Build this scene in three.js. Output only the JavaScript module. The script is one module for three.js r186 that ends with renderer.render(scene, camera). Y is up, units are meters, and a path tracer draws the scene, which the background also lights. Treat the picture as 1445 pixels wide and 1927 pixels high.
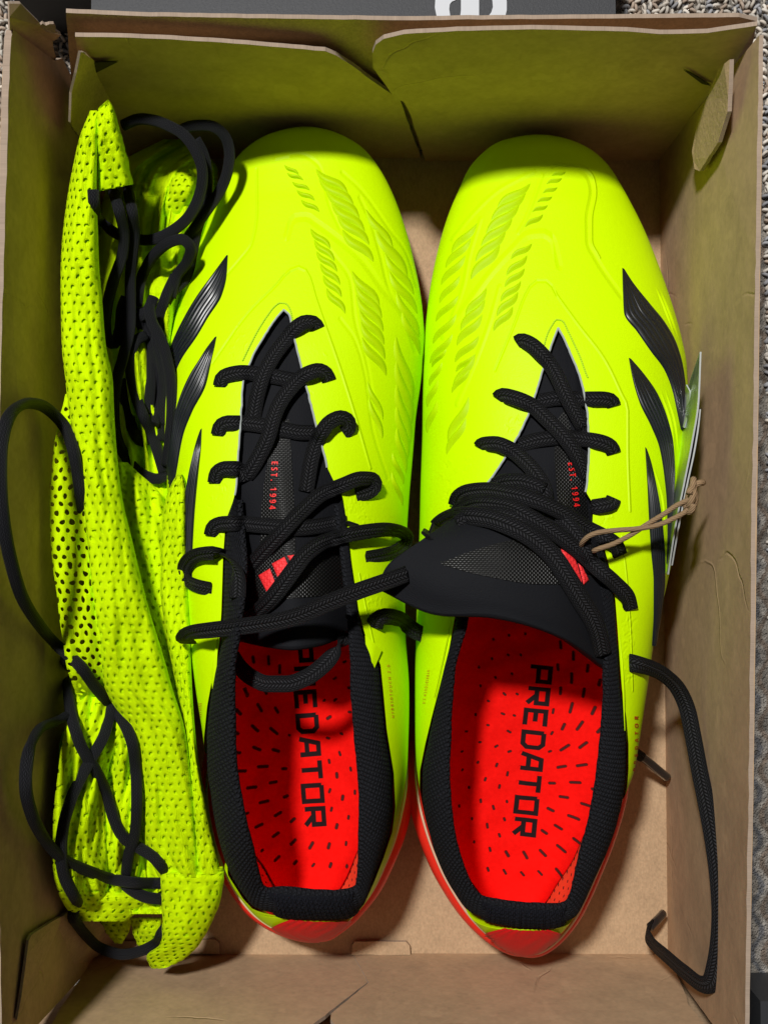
import * as THREE from 'three';
import { mergeGeometries } from 'three/addons/utils/BufferGeometryUtils.js';
import { ImprovedNoise } from 'three/addons/math/ImprovedNoise.js';
import { MeshBVH } from 'three-mesh-bvh';

// ------------------------------------------------------------------ camera, light, exposure
const scene = new THREE.Scene();
const PW = 1445, PH = 1927, H = 0.46, F = 2088;
const camera = new THREE.PerspectiveCamera(2 * Math.atan(PH / 2 / F) * 180 / Math.PI, PW / PH, 0.02, 20);
camera.up.set(0, 0, -1);
camera.position.set(0, H, 0);
camera.lookAt(-16.5 / F * H, 0, -86.5 / F * H);
camera.updateMatrixWorld(true);
scene.background = new THREE.Color().setRGB(0.032, 0.032, 0.034);
const lamp = new THREE.SpotLight(0xffffff, 10.3, 0, 0.75, 0.4, 2);
lamp.color.setRGB(1, 0.985, 0.95);
lamp.position.set(-0.36, 1.65, -0.66);
lamp.target.position.set(0, 0, 0);
lamp.shadow.radius = 3.6;
lamp.castShadow = true;
lamp.shadow.mapSize.set(2048, 2048); lamp.shadow.bias = -0.0005;
scene.add(lamp, lamp.target);

// ------------------------------------------------------------------ helpers
let seed = 7;
const rnd = () => { seed = (seed * 1664525 + 1013904223) >>> 0; return seed / 4294967296; };
const noise = new ImprovedNoise();
const nz = (x, y, z = 0.37) => noise.noise(x, y, z);
const V = (x, y, z) => new THREE.Vector3(x, y, z);
const mix = (a, b, t) => a + (b - a) * t;
const clamp = (x, a = 0, b = 1) => Math.min(b, Math.max(a, x));
const sstep = (a, b, x) => { const t = clamp((x - a) / (b - a)); return t * t * (3 - 2 * t); };
function rayDir(px, py) { return V((px - PW / 2) / F, -(py - PH / 2) / F, -1).applyQuaternion(camera.quaternion); }
// the point seen at a spot of the survey photo, at a given height above the box floor
function P(px, py, h) { const d = rayDir(px, py); return d.multiplyScalar((h - H) / d.y).add(camera.position); }
function PZ(px, py, z) { const d = rayDir(px, py); return d.multiplyScalar(z / d.z).add(camera.position); }
function PX(px, py, x) { const d = rayDir(px, py); return d.multiplyScalar(x / d.x).add(camera.position); }

function pchip(xs, ys) {
  const n = xs.length, d = [], m = [];
  for (let i = 0; i < n - 1; i++) d.push((ys[i + 1] - ys[i]) / (xs[i + 1] - xs[i]));
  for (let i = 0; i < n; i++) {
    if (i === 0) m.push(d[0]); else if (i === n - 1) m.push(d[n - 2]);
    else if (d[i - 1] * d[i] <= 0) m.push(0);
    else { const h0 = xs[i] - xs[i - 1], h1 = xs[i + 1] - xs[i], a = 2 * h1 + h0, b = h1 + 2 * h0; m.push((a + b) / (a / d[i - 1] + b / d[i])); }
  }
  return (x) => {
    if (x <= xs[0]) return ys[0]; if (x >= xs[n - 1]) return ys[n - 1];
    let lo = 0, hi = n - 1; while (hi - lo > 1) { const k = (lo + hi) >> 1; if (xs[k] > x) hi = k; else lo = k; }
    const h = xs[hi] - xs[lo], t = (x - xs[lo]) / h, t2 = t * t, t3 = t2 * t;
    return (2 * t3 - 3 * t2 + 1) * ys[lo] + (t3 - 2 * t2 + t) * h * m[lo] + (-2 * t3 + 3 * t2) * ys[hi] + (t3 - t2) * h * m[hi];
  };
}
function lin(xs, ys) {
  return (x) => {
    if (x <= xs[0]) return ys[0]; const n = xs.length; if (x >= xs[n - 1]) return ys[n - 1];
    let i = 0; while (xs[i + 1] < x) i++;
    return mix(ys[i], ys[i + 1], (x - xs[i]) / (xs[i + 1] - xs[i]));
  };
}
// resample a polyline of arrays at parameter t (0..1) by length over its first two entries
function poly(pts) {
  const L = [0];
  for (let i = 1; i < pts.length; i++) L.push(L[i - 1] + Math.hypot(pts[i][0] - pts[i - 1][0], pts[i][1] - pts[i - 1][1]));
  const T = L[L.length - 1];
  const f = pts[0].map((_, k) => pchip(L, pts.map((p) => p[k])));
  return (t) => f.map((g) => g(t * T));
}
const used = {};
function numbered(n) { used[n] = (used[n] ?? -1) + 1; return used[n] ? `${n}_${String(used[n]).padStart(3, '0')}` : n; }
function mesh(name, geo, mat, parent) {
  const m = new THREE.Mesh(geo, mat); m.castShadow = m.receiveShadow = true;
  const k = parent.children.filter((c) => c.userData.stem === name).length;
  m.userData.stem = name; m.name = k ? `${name}_${String(k).padStart(3, '0')}` : name;
  parent.add(m); return m;
}
function thing(name, label, category, group) {
  const g = new THREE.Group(); g.name = numbered(name); g.userData = { label, category }; if (group) g.userData.group = group; scene.add(g); return g;
}
// moves a thing's origin to its base, leaving its parts where they stand
function settle(g) {
  const b = new THREE.Box3().setFromObject(g), c = V((b.min.x + b.max.x) / 2, b.min.y, (b.min.z + b.max.z) / 2), seen = new Set();
  g.traverse((o) => { if (o.isMesh && !seen.has(o.geometry)) { seen.add(o.geometry); o.geometry.translate(-c.x, -c.y, -c.z); } });
  g.position.copy(c);
}
function gridGeo(nu, nv, f, closeU = false) { // f(i/nu, j/nv) -> [Vector3, u, v]
  const pos = [], uv = [], idx = [], W = nu + 1;
  for (let j = 0; j <= nv; j++) for (let i = 0; i <= nu; i++) { const [p, u, v] = f(i / nu, j / nv); pos.push(p.x, p.y, p.z); uv.push(u, v); }
  for (let j = 0; j < nv; j++) for (let i = 0; i < nu; i++) { const a = j * W + i, b = a + 1, c = a + W, d = c + 1; idx.push(a, c, b, b, c, d); }
  const g = new THREE.BufferGeometry();
  g.setAttribute('position', new THREE.Float32BufferAttribute(pos, 3)); g.setAttribute('uv', new THREE.Float32BufferAttribute(uv, 2)); g.setIndex(idx);
  g.computeVertexNormals();
  return g;
}
// polygon panel from survey points, with thickness, its cut edge in a paler core
function panel(name, P0, thick, face, core, parent) {
  // hand-cut board: each edge wanders by a fraction of a millimetre
  const P3 = [];
  P0.forEach((a, i) => { const b = P0[(i + 1) % P0.length], L = a.distanceTo(b), n = Math.max(1, Math.min(60, Math.round(L / 0.004))); const e = P0[(i + 2) % P0.length].clone().sub(b), t = b.clone().sub(a).normalize(); e.addScaledVector(t, -e.dot(t)); if (e.lengthSq() > 1e-12) e.normalize(); for (let k = 0; k < n; k++) { const p = a.clone().lerp(b, k / n); if (k && L > 0.012) p.addScaledVector(e, 0.00035 * nz(k * 0.83, i * 3.7, name.length) * (core ? 1 : 0)); P3.push(p); } });
  const c = P3.reduce((s, p) => s.add(p), V(0, 0, 0)).multiplyScalar(1 / P3.length), n = V(0, 0, 0);
  for (let i = 0; i < P3.length; i++) n.add(P3[i].clone().sub(c).cross(P3[(i + 1) % P3.length].clone().sub(c)));
  n.normalize(); if (n.y * 2 + n.dot(V(0, H, 0).sub(c)) < 0) n.negate();
  const ax = Math.abs(n.x) > 0.7 ? V(0, 0, 1) : V(1, 0, 0); ax.addScaledVector(n, -ax.dot(n)).normalize();
  const ay = n.clone().cross(ax);
  const q = P3.map((p) => new THREE.Vector2(p.clone().sub(c).dot(ax), p.clone().sub(c).dot(ay)));
  const tri = THREE.ShapeUtils.triangulateShape(q, []);
  const back = P3.map((p) => p.clone().addScaledVector(n, -thick));
  const uvOf = (p) => [p.dot(ax), p.dot(ay)];
  const build = (faces) => {
    const pos = [], uv = [];
    for (const f of faces) for (const p of f) { pos.push(p.x, p.y, p.z); uv.push(...uvOf(p)); }
    const g = new THREE.BufferGeometry(); g.setAttribute('position', new THREE.Float32BufferAttribute(pos, 3)); g.setAttribute('uv', new THREE.Float32BufferAttribute(uv, 2)); g.computeVertexNormals(); return g;
  };
  const fs = [];
  for (const [a, b, d] of tri) { fs.push([P3[a], P3[b], P3[d]], [back[a], back[d], back[b]]); }
  const es = [];
  for (let i = 0; i < P3.length; i++) { const k = (i + 1) % P3.length; es.push([P3[i], back[i], P3[k]], [P3[k], back[i], back[k]]); }
  const m = mesh(name, build(fs), face, parent);
  if (core) mesh('cut_edge', build(es), core, m);
  return m;
}
// flat or round cord swept along points; ends closed
function sweep(pts, w, t, { up = V(0, 1, 0), ups = null, seg = 0, pow = 2.6, ring = 14, tileV = 0.006, taper = 0 } = {}) {
  const curve = new THREE.CatmullRomCurve3(pts, false, 'centripetal');
  const L = curve.getLength(); const n = seg || Math.max(8, Math.ceil(L / 0.0013));
  const C = curve.getSpacedPoints(n), pos = [], uv = [], idx = [];
  let N = null, acc = 0;
  for (let i = 0; i <= n; i++) {
    const T = C[Math.min(n, i + 1)].clone().sub(C[Math.max(0, i - 1)]).normalize();
    const u0 = ups ? ups(i / n) : up;
    const cand = u0.clone().addScaledVector(T, -u0.dot(T));
    if (N) { const pr = N.clone().addScaledVector(T, -N.dot(T)).normalize(); const s = clamp(cand.length() * 1.6 - 0.3); if (cand.lengthSq() > 1e-6) cand.normalize(); N = pr.lerp(cand, 0.35 * s).normalize(); }
    else N = (cand.lengthSq() > 1e-6 ? cand : V(1, 0, 0)).normalize();
    const B = T.clone().cross(N).normalize();
    if (i) acc += C[i].distanceTo(C[i - 1]);
    let k = 1; if (taper) k = Math.min(1, 0.35 + Math.sqrt(Math.min(acc, L - acc) / taper) * 0.65);
    for (let j = 0; j <= ring; j++) {
      const a = j / ring * 2 * Math.PI, ca = Math.cos(a), sa = Math.sin(a);
      const x = Math.sign(ca) * Math.abs(ca) ** (2 / pow) * w / 2 * k, y = Math.sign(sa) * Math.abs(sa) ** (2 / pow) * t / 2 * k;
      const p = C[i].clone().addScaledVector(B, x).addScaledVector(N, y);
      pos.push(p.x, p.y, p.z); uv.push(j / ring * 2, acc / tileV);
    }
  }
  const W = ring + 1;
  for (let i = 0; i < n; i++) for (let j = 0; j < ring; j++) { const a = i * W + j, b = a + 1, c = a + W, d = c + 1; idx.push(a, c, b, b, c, d); }
  for (const e of [0, n]) { const o = pos.length / 3, p = C[e]; pos.push(p.x, p.y, p.z); uv.push(0.5, 0.5); for (let j = 0; j < ring; j++) { const a = e * W + j; if (e) idx.push(o, a + 1, a); else idx.push(o, a, a + 1); } }
  const g = new THREE.BufferGeometry();
  g.setAttribute('position', new THREE.Float32BufferAttribute(pos, 3)); g.setAttribute('uv', new THREE.Float32BufferAttribute(uv, 2)); g.setIndex(idx); g.computeVertexNormals();
  return g;
}
const bvhs = new Map();
function castOn(meshes, px, py) { // highest surface met by the sight line of a survey point
  const ray = new THREE.Ray(camera.position.clone(), rayDir(px, py).normalize()); let best = null;
  for (const m of meshes) {
    if (!bvhs.has(m)) bvhs.set(m, new MeshBVH(m.geometry.clone()));
    const hit = bvhs.get(m).raycastFirst(ray, THREE.DoubleSide);
    if (hit && (!best || hit.distance < best.distance)) best = hit;
  }
  return best;
}

// ------------------------------------------------------------------ textures and materials
function canvas(w, h) { const c = document.createElement('canvas'); c.width = w; c.height = h; return [c, c.getContext('2d')]; }
function ctex(c, srgb, wrap = false) { const t = new THREE.CanvasTexture(c); if (srgb) t.colorSpace = THREE.SRGBColorSpace; if (wrap) t.wrapS = t.wrapT = THREE.RepeatWrapping; t.anisotropy = 8; return t; }
function dtex(n, f, srgb) {
  const d = new Uint8Array(n * n * 4);
  for (let y = 0; y < n; y++) for (let x = 0; x < n; x++) { const c = f(x / n, y / n, x, y), o = (y * n + x) * 4; for (let k = 0; k < 3; k++) d[o + k] = clamp(Array.isArray(c) ? c[k] : c) * 255; d[o + 3] = 255; }
  const t = new THREE.DataTexture(d, n, n); t.wrapS = t.wrapT = THREE.RepeatWrapping; t.magFilter = THREE.LinearFilter; t.minFilter = THREE.LinearMipmapLinearFilter; t.generateMipmaps = true; if (srgb) t.colorSpace = THREE.SRGBColorSpace; t.needsUpdate = true; return t;
}
const rep = (t, u, v = u) => { const c = t.clone(); c.repeat.set(u, v); c.needsUpdate = true; return c; };
const std = (o) => new THREE.MeshStandardMaterial({ side: THREE.DoubleSide, ...o });
const phy = (o) => new THREE.MeshPhysicalMaterial({ side: THREE.DoubleSide, ...o });
const lrgb = (r, g, b) => new THREE.Color().setRGB(r, g, b);

// tileable value noise
function tnoise(n, s) { let q = s >>> 0; const r = () => { q = (q * 1664525 + 1013904223) >>> 0; return q / 4294967296; }; const g = Array.from({ length: n * n }, r);
  return (u, v) => { const x = u * n, y = v * n, i = Math.floor(x), j = Math.floor(y), fx = x - i, fy = y - j, s1 = fx * fx * (3 - 2 * fx), s2 = fy * fy * (3 - 2 * fy); const G = (a, b) => g[((b % n + n) % n) * n + ((a % n + n) % n)]; return mix(mix(G(i, j), G(i + 1, j), s1), mix(G(i, j + 1), G(i + 1, j + 1), s1), s2); }; }
const n6 = tnoise(6, 3), n24 = tnoise(24, 5), n90 = tnoise(90, 9), n200 = tnoise(200, 12), nf = tnoise(128, 44);
const nS1 = tnoise(40, 77), nS2 = tnoise(12, 78);
const tnoiseScuff = (u, v) => (nS1(u, v * 0.5) > 0.86 && nS2(u, v) > 0.5 ? 0.07 : 0) - (nS1(u * 2, v) < 0.06 ? 0.06 : 0);
const kraftMap = dtex(512, (u, v) => { const k = 0.86 + 0.10 * (n6(u, v) - 0.5) + 0.09 * (n24(u, v) - 0.5) + 0.14 * (n90(u * 3, v) - 0.5) + 0.16 * (n200(u, v) - 0.5) - (nf(u, v * 0.25) > 0.975 ? 0.12 : 0); return [k, k * 0.985, k * 0.96]; }, false);
const kraftBump = dtex(512, (u, v) => 0.5 * n90(u, v) + 0.3 * n200(u, v) + 0.2 * n24(u, v));
const kraft = std({ color: lrgb(0.57, 0.390, 0.235), map: rep(kraftMap, 9), bumpMap: rep(kraftBump, 9), bumpScale: 0.00018, roughness: 0.92 });
const creases = (() => { // folds, dents and scuffs of handled board, in metres
  const N = 1024, h = new Float32Array(N * N), put = (x, y, r, k) => { const X = Math.floor(x), Y = Math.floor(y); for (let j = -r; j <= r; j++) for (let i = -r; i <= r; i++) { const d = Math.hypot(i, j); if (d <= r) h[((Y + j + N) % N) * N + (X + i + N) % N] += k * (1 - d / r) / r; } };
  for (let c = 0; c < 16; c++) { let x = rnd() * N, y = rnd() * N, a = (rnd() < 0.7 ? Math.PI / 2 : 0) + (rnd() - 0.5) * 0.8; const L = 40 + rnd() * 260, k = (rnd() - 0.62) * 0.9; for (let i = 0; i < L; i++) { a += (rnd() - 0.5) * 0.22; x += Math.cos(a); y += Math.sin(a); put((x + N) % N, (y + N) % N, 3, k * Math.sin(Math.PI * i / L)); } }
  return dtex(N, (u, v, x, y) => 0.5 + 0.10 * (n6(u, v) - 0.5) + 0.16 * (n24(u, v) - 0.5) + 0.05 * (n90(u, v) - 0.5) + clamp(h[y * N + x], -0.4, 0.4));
})();
const scuffs = dtex(512, (u, v) => { const st = tnoiseScuff(u, v); const k = 0.88 + 0.10 * (n6(u, v) - 0.5) + 0.12 * (n24(u, v) - 0.5) + 0.10 * (n90(u, v) - 0.5) + 0.10 * (n200(u, v) - 0.5) + st; return [k, k * 0.985, k * 0.955]; });
const wornKraft = std({ color: lrgb(0.57, 0.390, 0.235), map: rep(scuffs, 5), bumpMap: rep(creases, 4.4), bumpScale: 0.0010, roughness: 0.92 });
const kraftCore = std({ color: lrgb(0.44, 0.34, 0.265), map: rep(kraftMap, 40), roughness: 0.95 });
const felt = std({ color: lrgb(0.40, 0.44, 0.42), roughness: 1 });
const NEON = [0.65, 0.99, 0.0];
const neonPlain = phy({ color: lrgb(...NEON), roughness: 0.5, specularIntensity: 0.25 });
const finMat = phy({ color: lrgb(NEON[0] * 0.78, NEON[1] * 0.78, 0), roughness: 0.5, specularIntensity: 0.25 });
const stripeMat = phy({ color: lrgb(0.008, 0.010, 0.014), roughness: 0.34, clearcoat: 0.25, clearcoatRoughness: 0.3 });
const redSole = phy({ color: lrgb(0.90, 0.030, 0.015), roughness: 0.42, specularIntensity: 0.5, clearcoat: 0.3, clearcoatRoughness: 0.25 });
const heelRed = phy({ color: lrgb(0.74, 0.006, 0.010), roughness: 0.5, specularIntensity: 0.4, clearcoat: 0.25, clearcoatRoughness: 0.3, bumpMap: rep(kraftBump, 25), bumpScale: 0.00012 });
const whiteEdge = std({ color: lrgb(0.75, 0.70, 0.60), roughness: 0.7 });
// braided lace: chevron plaits
const braid = (n, across) => (u, v) => { const c = u * across, col = Math.floor(c), fx = c - col; const sl = (col % 2 ? 1 : -1) * (fx - 0.5) * 0.9; const t = ((v * 4 + sl + (col % 2) * 0.5) % 1 + 1) % 1; const thread = Math.sin(Math.PI * t) ** 0.8, edge = Math.sin(Math.PI * fx) ** 0.5; return thread * edge; };
const bf = braid(256, 12);
const laceBump = dtex(256, (u, v) => bf(u, v));
const laceMap = dtex(256, (u, v) => { const b = bf(u, v), k = 0.08 + 0.92 * b ** 1.8; return [k, k, k * 1.04]; });
const laceMat = phy({ specularIntensity: 0.4, color: lrgb(0.030, 0.030, 0.033), map: laceMap, bumpMap: laceBump, bumpScale: 0.00045, roughness: 0.62 });
const cordMat = phy({ specularIntensity: 0.4, color: lrgb(0.034, 0.035, 0.041), map: laceMap, bumpMap: laceBump, bumpScale: 0.0004, roughness: 0.55 });
const aglet = phy({ color: lrgb(0.012, 0.012, 0.014), roughness: 0.2, clearcoat: 0.8, clearcoatRoughness: 0.1 });
// knit collar
const knitBump = dtex(256, (u, v) => { const a = (u * 24) % 1, b = (v * 16 + Math.abs(a - 0.5) * 0.9 + Math.floor(u * 24) % 2 * 0.5) % 1; return 0.7 * Math.sin(Math.PI * a) * Math.sin(Math.PI * b) + 0.3 * n90(u, v); });
const knitMap = dtex(256, (u, v) => { const a = (u * 24) % 1, b = (v * 16 + Math.abs(a - 0.5) * 0.9 + Math.floor(u * 24) % 2 * 0.5) % 1, k = 0.45 + 0.45 * Math.sin(Math.PI * a) * Math.sin(Math.PI * b) + 0.3 * (n90(u, v) - 0.4); return [k, k, k]; });
const knit = phy({ specularIntensity: 0.32, color: lrgb(0.019, 0.020, 0.025), map: rep(knitMap, 26), bumpMap: rep(knitBump, 26), bumpScale: 0.0010, roughness: 0.95 });
const ribKnit = phy({ specularIntensity: 0.32, color: lrgb(0.016, 0.017, 0.026), map: rep(knitMap, 40, 20), bumpMap: rep(knitBump, 40, 20), bumpScale: 0.0010, roughness: 0.9 });
const tongueBump = dtex(256, (u, v) => n90(u, v) * 0.6 + n200(u, v) * 0.4);
const tongueMat = phy({ specularIntensity: 0.32, color: lrgb(0.008, 0.0085, 0.011), bumpMap: rep(tongueBump, 30), bumpScale: 0.00012, roughness: 0.78 });
const weaveMap = dtex(128, (u, v) => { const i = Math.floor(u * 16), j = Math.floor(v * 16), a = (u * 16) % 1, b = (v * 16) % 1, o = (i + j) % 2; const k = o ? 0.35 + 0.65 * Math.sin(Math.PI * a) : 0.15 + 0.25 * Math.sin(Math.PI * b); return [k, k, k * 0.98]; });
const weaveMat = phy({ specularIntensity: 0.55, color: lrgb(0.017, 0.017, 0.017), map: rep(weaveMap, 95), bumpMap: rep(weaveMap, 95), bumpScale: 0.0003, roughness: 0.38 });
const logoRed = std({ color: lrgb(0.95, 0.03, 0.035), bumpMap: rep(weaveMap, 60), bumpScale: 0.0002, roughness: 0.6 });

// ------------------------------------------------------------------ carpet and things round the box
{
  const cols = [[0.47, 0.43, 0.38], [0.58, 0.52, 0.45], [0.30, 0.30, 0.315], [0.40, 0.315, 0.25], [0.62, 0.57, 0.51]];
  const bandAt = (x, z) => { const q = x * 420 + 0.9 * Math.sin(z * 330 + Math.sin(x * 150) * 1.3) + 0.35 * nz(x * 60, z * 60); const k = ((q % 5) + 5) % 5; return cols[[1, 2, 4, 3, 0][Math.floor(k)]]; };
  const base = dtex(512, (u, v) => { const c = bandAt(u * 0.4, v * 0.4), k = 0.25 + 0.5 * n200(u, v); return c.map((q) => q * k); });
  const g = new THREE.PlaneGeometry(3, 3); g.rotateX(-Math.PI / 2);
  const c = mesh('carpet', g, std({ map: rep(base, 7.5), bumpMap: rep(kraftBump, 60), bumpScale: 0.002, roughness: 1 }), scene);
  c.position.y = -0.011; c.userData.kind = 'structure';
  const spots = [];
  const sp = 0.0026;
  for (let x = 0.10; x < 0.26; x += sp) for (let z = -0.30; z < 0.27; z += sp) if (x > 0.158 || z < -0.175) spots.push([x + (rnd() - 0.5) * sp * 0.6, z + (rnd() - 0.5) * sp * 0.6]);
  for (let x = -0.26; x < -0.06; x += sp) for (let z = -0.26; z < -0.14; z += sp) spots.push([x + (rnd() - 0.5) * sp * 0.6, z + (rnd() - 0.5) * sp * 0.6]);
  const loop = new THREE.TorusGeometry(0.0013, 0.0007, 5, 8); 
  const im = new THREE.InstancedMesh(loop, std({ roughness: 1 }), spots.length), o = new THREE.Object3D(), col = new THREE.Color();
  spots.forEach(([x, z], i) => { o.position.set(x, -0.0105 + rnd() * 0.0012, z); o.rotation.set((rnd() - 0.5) * 0.6, rnd() * 3.14, (rnd() - 0.5) * 0.6); o.updateMatrix(); im.setMatrixAt(i, o.matrix); const b = bandAt(x, z), k = 0.95 + rnd() * 0.5; im.setColorAt(i, col.setRGB(b[0] * k, b[1] * k, b[2] * k)); });
  im.name = 'carpet_loops'; im.castShadow = im.receiveShadow = true; im.userData = { kind: 'stuff', label: 'looped tan and grey carpet pile around the open box', category: 'carpet pile' };
  scene.add(im);
}
{
  const b = thing('black_box', 'closed black cardboard box with white lettering behind the open box', 'box');
  const blackCard = std({ color: lrgb(0.034, 0.036, 0.042), roughness: 0.6, bumpMap: rep(kraftBump, 8), bumpScale: 0.0001 });
  const darkCard = std({ color: lrgb(0.012, 0.012, 0.013), roughness: 0.7 });
  const lidTop = 0.062;
  const A = P(172, 40, lidTop), B = P(1158, 40, lidTop);
  const lidG = new THREE.BoxGeometry(B.x - A.x, 0.03, 0.16); lidG.translate((A.x + B.x) / 2, lidTop - 0.015, -0.186 - 0.08 + 0.0);
  const lid = mesh('lid', lidG, blackCard, b);
  const b0 = P(10, 40, 0.03).x, bz = P(100, 66, -0.01).z; const bodyG = new THREE.BoxGeometry(B.x - 0.006 - b0, 0.055, 0.14); bodyG.translate((B.x - 0.006 + b0) / 2, 0.0165, bz - 0.07);
  mesh('body', bodyG, darkCard, b);
  const pt = ([x, y]) => { const q = P(x, y, lidTop); return new THREE.Vector2(q.x, -q.z); };
  // the visible foot of a rounded white letter: two bowls and a stem
  const strokes = [[[824, -16], [819, -2], [818, 15], [821, 30], [829, 50], [858, 58], [851, 44], [847, 32], [845, 18], [846, 9], [850, 4], [857, 1], [862, -16]], [[867, -16], [901, -16], [901, 60], [860, 60], [865, 36], [867, 20]], [[922, -16], [926, 2], [927, 14], [924, 24], [918, 32], [909, 38], [903, 60], [938, 56], [949, 37], [953, 20], [953, 4], [949, -16]]];
  const lg = mergeGeometries(strokes.map((q) => new THREE.ExtrudeGeometry(new THREE.Shape(q.map(pt)), { depth: 0.0003, bevelEnabled: false }))); lg.rotateX(-Math.PI / 2); lg.translate(0, lidTop + 0.0001, 0);
  mesh('letter', lg, std({ color: lrgb(0.62, 0.64, 0.68), roughness: 0.6 }), b);
  settle(b);
  const d = thing('black_case', 'dark grey case whose corner shows at the lower right corner outside the box', 'case');
  const c0 = P(1417, 1886, 0.02); const dg = new THREE.BoxGeometry(0.08, 0.03, 0.08); dg.translate(c0.x + 0.043, 0.004, c0.z + 0.04);
  mesh('shell', dg, std({ color: lrgb(0.035, 0.037, 0.042), roughness: 0.5 }), d);
  settle(d);
}

// ------------------------------------------------------------------ the open shoe box
const box = thing('shoe_box', 'open brown cardboard shoe box holding boots and a mesh bag', 'shoe box');
const zB = P(722, 302, 0).z, xR = P(1248, 1050, 0).x, xL = P(190, 1050, 0).x, zF = P(722, 1792, 0).z, TOP = 0.119;
const floorBox = (() => {
  const pts = [V(xL - 0.004, 0, zB - 0.004), V(xR + 0.002, 0, zB - 0.004), V(xR + 0.002, 0, zF + 0.006), V(xL - 0.004, 0, zF + 0.006)];
  return panel('floor_panel', pts, 0.003, kraft, kraftCore, box);
})();
{
  const jag = (a, b, n, amp, s) => Array.from({ length: n }, (_, i) => { const p = a.clone().lerp(b, i / n); p.y += amp * nz(i * 0.9, s) * 2; return p; });
  // outer back wall
  const top = [[125, 24], [260, 30], [420, 33], [600, 36], [760, 38], [930, 36], [1100, 35], [1300, 33], [1390, 32], [1424, 40]].map(([x, y]) => PZ(x, y, zB - 0.0075));
  panel('outer_back_wall', [V(xL - 0.012, 0, zB - 0.0045), ...top, V(xR + 0.03, 0, zB - 0.0045)], 0.0014, kraft, kraftCore, box);
  // inner back wall folded over in two flaps
  const zi = zB - 0.001;
  panel('left_inner_flap', [...[[142, 69], [220, 70], [300, 73], [420, 80], [530, 89], [612, 96], [632, 104], [665, 125], [700, 152], [752, 187]].map(([x, y]) => PZ(x, y, zi - 0.001)), V(P(792, 300, 0).x, 0, zi), V(xL, 0, zi), PZ(160, 180, zi)], 0.0014, wornKraft, kraftCore, box);
  panel('right_inner_flap', [...[[702, 128], [701, 100], [707, 84], [722, 73], [760, 64], [860, 58], [1000, 55], [1180, 59], [1240, 64], [1330, 62], [1424, 48]].map(([x, y]) => PZ(x, y, zi + 0.0012)), V(xR + 0.008, 0.0, zi + 0.0012), V(P(800, 300, 0).x, 0, zi + 0.0012), PZ(772, 215, zi + 0.0012), PZ(760, 192, zi + 0.0012), PZ(742, 184, zi + 0.0012)], 0.0014, wornKraft, kraftCore, box);
  // folded corner piece, left
  panel('corner_tab', [P(148, 95, .112), P(140, 135, .104), P(131, 172, .094), P(130, 205, .088), P(129, 228, .083), P(136, 243, .074), P(152, 262, .060), PZ(215, 206, zi), PZ(180, 140, zi), PZ(174, 112, zi), PZ(160, 97, zi)], 0.0009, kraft, kraftCore, box);
  // folded corner flap, right
  panel('corner_tab', [P(1352, 128, 0.104), P(1372, 112, 0.110), P(1368, 210, 0.103), P(1350, 268, 0.092), P(1316, 322, 0.068), P(1306, 318, 0.064), P(1301, 285, 0.062), P(1312, 225, 0.068)], 0.0014, kraft, kraftCore, box);
  const dark = std({ color: lrgb(0.05, 0.032, 0.02), roughness: 1 });
  const slit = (pts, dz) => panel('slot', pts.map(([x, y]) => PZ(x, y, zi + dz)), 0.0004, dark, null, box);
  slit([[176, 118], [224, 116], [180, 138]], 0.0008); slit([[1284, 131], [1300, 138], [1338, 162], [1320, 158]], 0.0022);
  // right wall
  const rt = [[1428, 66], [1424, 260], [1422, 420], [1418, 640], [1416, 800], [1413, 980], [1411, 1180], [1409, 1400], [1405, 1640], [1402, 1850], [1400, 2010]].map(([x, y]) => P(x, y, TOP));
  panel('right_wall', [V(xR, 0, zB - 0.002), ...rt, V(xR, 0, zF + 0.004)], 0.0013, wornKraft, kraftCore, box);
  // left wall, its far end torn
  const lx = -0.1203, lt = [[6, 2000], [-6, 1500], [-4, 1000], [4, 640], [10, 420], [14, 300], [16, 200], [19, 120], [22, 70]].map(([x, y]) => P(x, y, TOP));
  const torn = [[26, 56], [60, 82], [100, 112], [104, 114], [118, 109], [128, 130], [141, 152], [136, 200], [140, 240], [156, 264], [180, 290]].map(([x, y]) => PX(x, y, lx));
  panel('left_wall', [V(xL, 0, zF + 0.004), ...lt, ...torn, V(xL, 0, zB)], 0.0022, wornKraft, kraftCore, box);
  panel('torn_flap', [[16, 52, .119], [15, 2, .122], [37, 2, .118], [46, 12, .115], [60, 26, .111], [70, 36, .108], [77, 45, .105], [88, 55, .1], [100, 58, .096], [113, 61, .093], [104, 70, .088], [97, 73, .086], [99, 88, .078], [104, 105, .070], [100, 112, .067], [60, 82, .090], [26, 56, .110]].map(([x, y, h]) => P(x, y, h)), 0.0009, wornKraft, kraftCore, box);
  panel('torn_paper', [[75, 43, .106], [80, 39, .107], [86, 43, .106], [93, 40, .106], [101, 40, .105], [105, 47, .103], [103, 52, .101], [114, 60, .096], [106, 58, .097], [96, 57, .099], [86, 54, .102]].map(([x, y, h]) => P(x, y, h)), 0.0009, kraftCore, kraftCore, box);
  // front wall: outer sheet, two inner flaps, tabs on the floor
  const zf = zF + 0.001;
  panel('outer_front_wall', [V(xL, 0, zf + 0.006), V(xR + 0.005, 0, zf + 0.006), V(xR + 0.03, TOP, zf + 0.010), V(xL - 0.03, TOP, zf + 0.010)], 0.0014, kraft, kraftCore, box);
  const F3 = (x, y, dz = 0) => PZ(x, y, zf + dz);
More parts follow.
